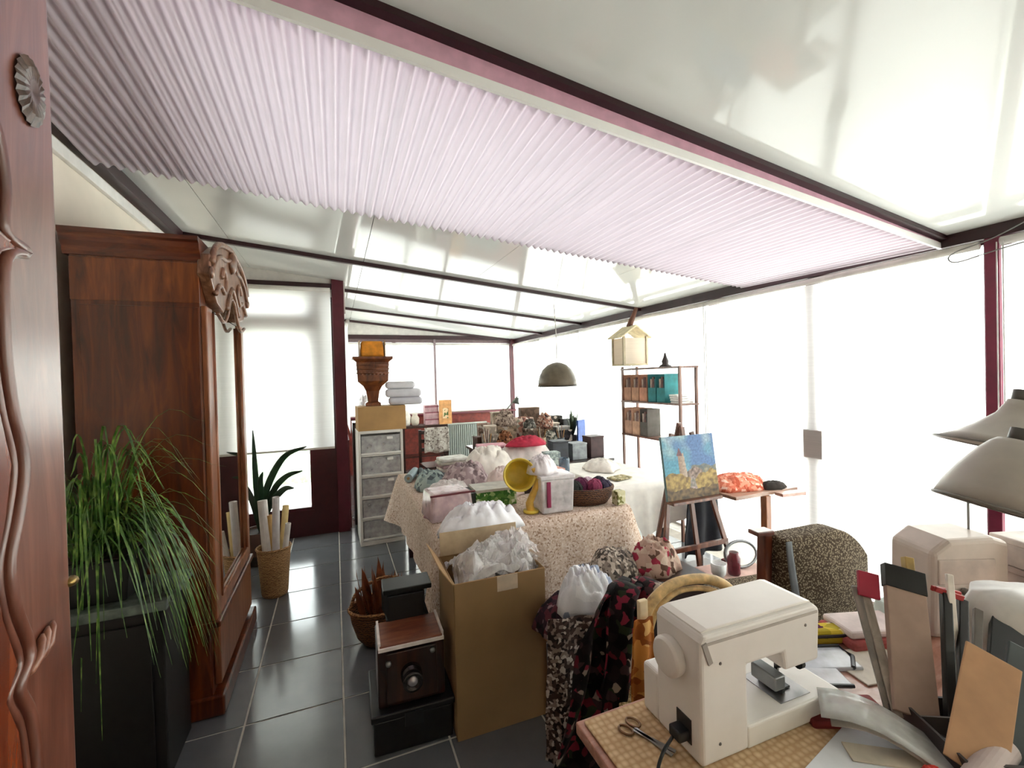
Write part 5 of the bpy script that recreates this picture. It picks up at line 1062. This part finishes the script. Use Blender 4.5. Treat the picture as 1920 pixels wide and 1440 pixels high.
# ---- more of the jumble on the work table and the far desk
def slab_stack(x, y, z, cols, lab, w=.2, d=.15, rz=0):
    for k, c_ in enumerate(cols):
        put(M().box(-w/2, w/2, -d/2, d/2, 0, .028), 'folded_fabric', plain(c_[0], .9, var=.12, sc=20), (x+.008*((k*5) % 3-1), y, z+k*.0285), c_[1]+' '+lab, 'fabric', rz+4*((k*7) % 3-1), bev=.01, group='folded fabrics on the work table')
slab_stack(.98, 3.98, ZT, [('#8e98a0', 'blue-grey folded fabric at the bottom of'), ('#d9d2cc', 'off white folded fabric second in'), ('#a78c90', 'dusty rose folded fabric in'), ('#c9c3b8', 'grey-beige folded fabric in'), ('#ece6e0', 'white folded fabric on top of')], 'the stack at the far left table end', .26, .2, 6)
slab_stack(1.36, 3.98, ZT, [('#5a5660', 'charcoal folded fabric at the bottom of'), ('#d8c6c4', 'pale pink folded fabric second in'), ('#e8e4e0', 'white folded fabric in'), ('#8c2a3c', 'wine red folded fabric in'), ('#e6d6d2', 'blush folded fabric in'), ('#b8aeb0', 'grey-mauve folded fabric in'), ('#f0e8e6', 'pinkish white folded fabric in'), ('#d9a0aa', 'rose pink folded fabric on top of')], 'the stack beside the crimson cloth', .28, .2, -8)
slab_stack(.66, 2.98, ZT, [('#7c7478', 'dark grey folded fabric under'), ('#b9a5a8', 'mauve folded fabric second under')], 'the left heap near the pink bag', .16, .1, 20)
for k, (x, y, L_, r_, c_, lab) in enumerate([(.6, 3.9, .3, .035, '#9fb0b4', 'pale blue fabric roll lying at the left table edge'), (.68, 3.86, .34, .032, '#4a5258', 'dark slate fabric roll lying beside the pale blue one'), (1.5, 3.62, .28, .04, '#e9dcd8', 'pinkish white fabric roll before the crimson cloth')]):
    t = T('fabric_roll', lab, 'fabric roll', (x, y, ZT+r_), rz=70+15*k)
    M().cyl((-L_/2, 0, 0), (L_/2, 0, 0), r_, n=20).out('roll', plain(c_, .9, var=.1), t, smooth=False)
    M().cyl((-L_/2-.01, 0, 0), (L_/2+.01, 0, 0), r_*.35, n=12).out('core', CARD, t)
t = T('sewing_box', 'white and salmon sewing box behind the clear storage box', 'sewing box', (1.4, 2.98, ZT), rz=6)
M().box(0, .22, 0, .16, 0, .12).out('body', plain('#e9e2dc', .5), t, bev=.006)
M().box(-.004, .224, -.004, .164, .12, .15).out('lid', plain('#cf8a76', .5, var=.1), t, bev=.006)
M().tube(arc([(.06, .08, .15), (.08, .08, .19), (.14, .08, .19), (.16, .08, .15)], 5), .006, 6).out('handle', plain('#7a4a3c', .4), t, smooth=True)
for k, (x, y, h_, c_, lab) in enumerate([(1.62, 4.86, .12, '#5a6a5c', 'green-grey brush pot at the left end of the far desk'), (2.3, 4.82, .13, '#b9a284', 'tan brush pot in front on the far desk'), (2.56, 4.83, .11, '#3c4450', 'slate brush pot left of the black radio')]):
    t = T('brush_pot', lab, 'brush pot', (x, y, ZD))
    M().shell([(.04, 0), (.045, .02), (.045, h_)], .004, n=18).out('pot', plain(c_, .5), t, smooth=True)
    for q in range(7):
        an = q*.9; M().cyl((.01*math.cos(an), .01*math.sin(an), .006), (.05*math.cos(an), .05*math.sin(an), h_+.1+.03*(q % 3)), .004, n=6).out('brush', plain(['#a8763c', '#d8cfc0', '#5a2a22'][q % 3], .5), t)
for k, (x, y, z, w, d_, h_, c_, lab) in enumerate([(1.7, 5.0, ZD+.2005, .14, .11, .1, '#b8aa9c', 'small beige box on the grey-brown box of the far desk'), (2.66, 5.0, ZD+.1805, .2, .09, .05, '#8e8a86', 'grey flat box on the black radio'), (1.98, 5.44, ZD, .2, .12, .42, '#a89886', 'tall pale carton at the back of the far desk'), (2.4, 5.42, ZD, .26, .12, .46, '#6e5a4e', 'tall brown carton at the back of the far desk under the lamp'), (2.66, 5.18, ZD, .1, .1, .26, '#cfc6ba', 'cream carton behind the grey flat box'), (1.52+.08, 5.14, ZD, .1, .14, .16, '#5c4640', 'chocolate brown box at the left rear of the far desk')]):
    t = T('carton', lab, 'box', (x, y, z), rz=(k*37) % 21-10)
    M().box(-w/2, w/2, -d_/2, d_/2, 0, h_-.015).out('body', spots([(0, shade(c_, .85)), (.5, c_), (.85, shade(c_, 1.15))], 12, key=lab), t, bev=.003)
    M().box(-w/2-.003, w/2+.003, -d_/2-.003, d_/2+.003, h_-.015, h_).out('lid', plain(shade(c_, 1.1), .7), t, bev=.002)
t = T('patchwork_cushion', 'reddish patchwork cushion propped on the far desk under the pendant lamp', 'cushion', (2.2, 5.22, ZD), rz=-4)
def cush(sgn): return lambda u, v: ((u-.5)*.34, sgn*.07*(math.sin(math.pi*u)*math.sin(math.pi*v))**.5, .34*v+.02*math.sin(math.pi*u))
M().grid(cush(-1), 14, 14).grid(cush(1), 14, 14).out('cover', spots([(0, '#a87868'), (.3, '#c9b3a2'), (.55, '#6e4a44'), (.75, '#8f8a7c'), (.9, '#d8ccc0')], 14, warp=.3), t, smooth=True)
t = T('desk_plant', 'dark leafy pot plant at the right end of the far desk', 'plant', (2.84, 5.02, ZD))
M().shell([(.045, 0), (.05, .02), (.06, .1)], .005, n=18).out('pot', plain('#3a2e2a', .6), t, smooth=True)
for q in range(16):
    an = q*2.4; rr = .05+.05*(q % 4)/3; h_ = .2+.03*(q % 6)
    M().grid(lambda u, v: (rr*u*math.cos(an)+(v-.5)*.05*math.sin(math.pi*u)*-math.sin(an), rr*u*math.sin(an)+(v-.5)*.05*math.sin(math.pi*u)*math.cos(an), .08+(h_)*u), 6, 3, .001).out('leaf', plain('#3c4a36', .5, var=.25), t, smooth=True)
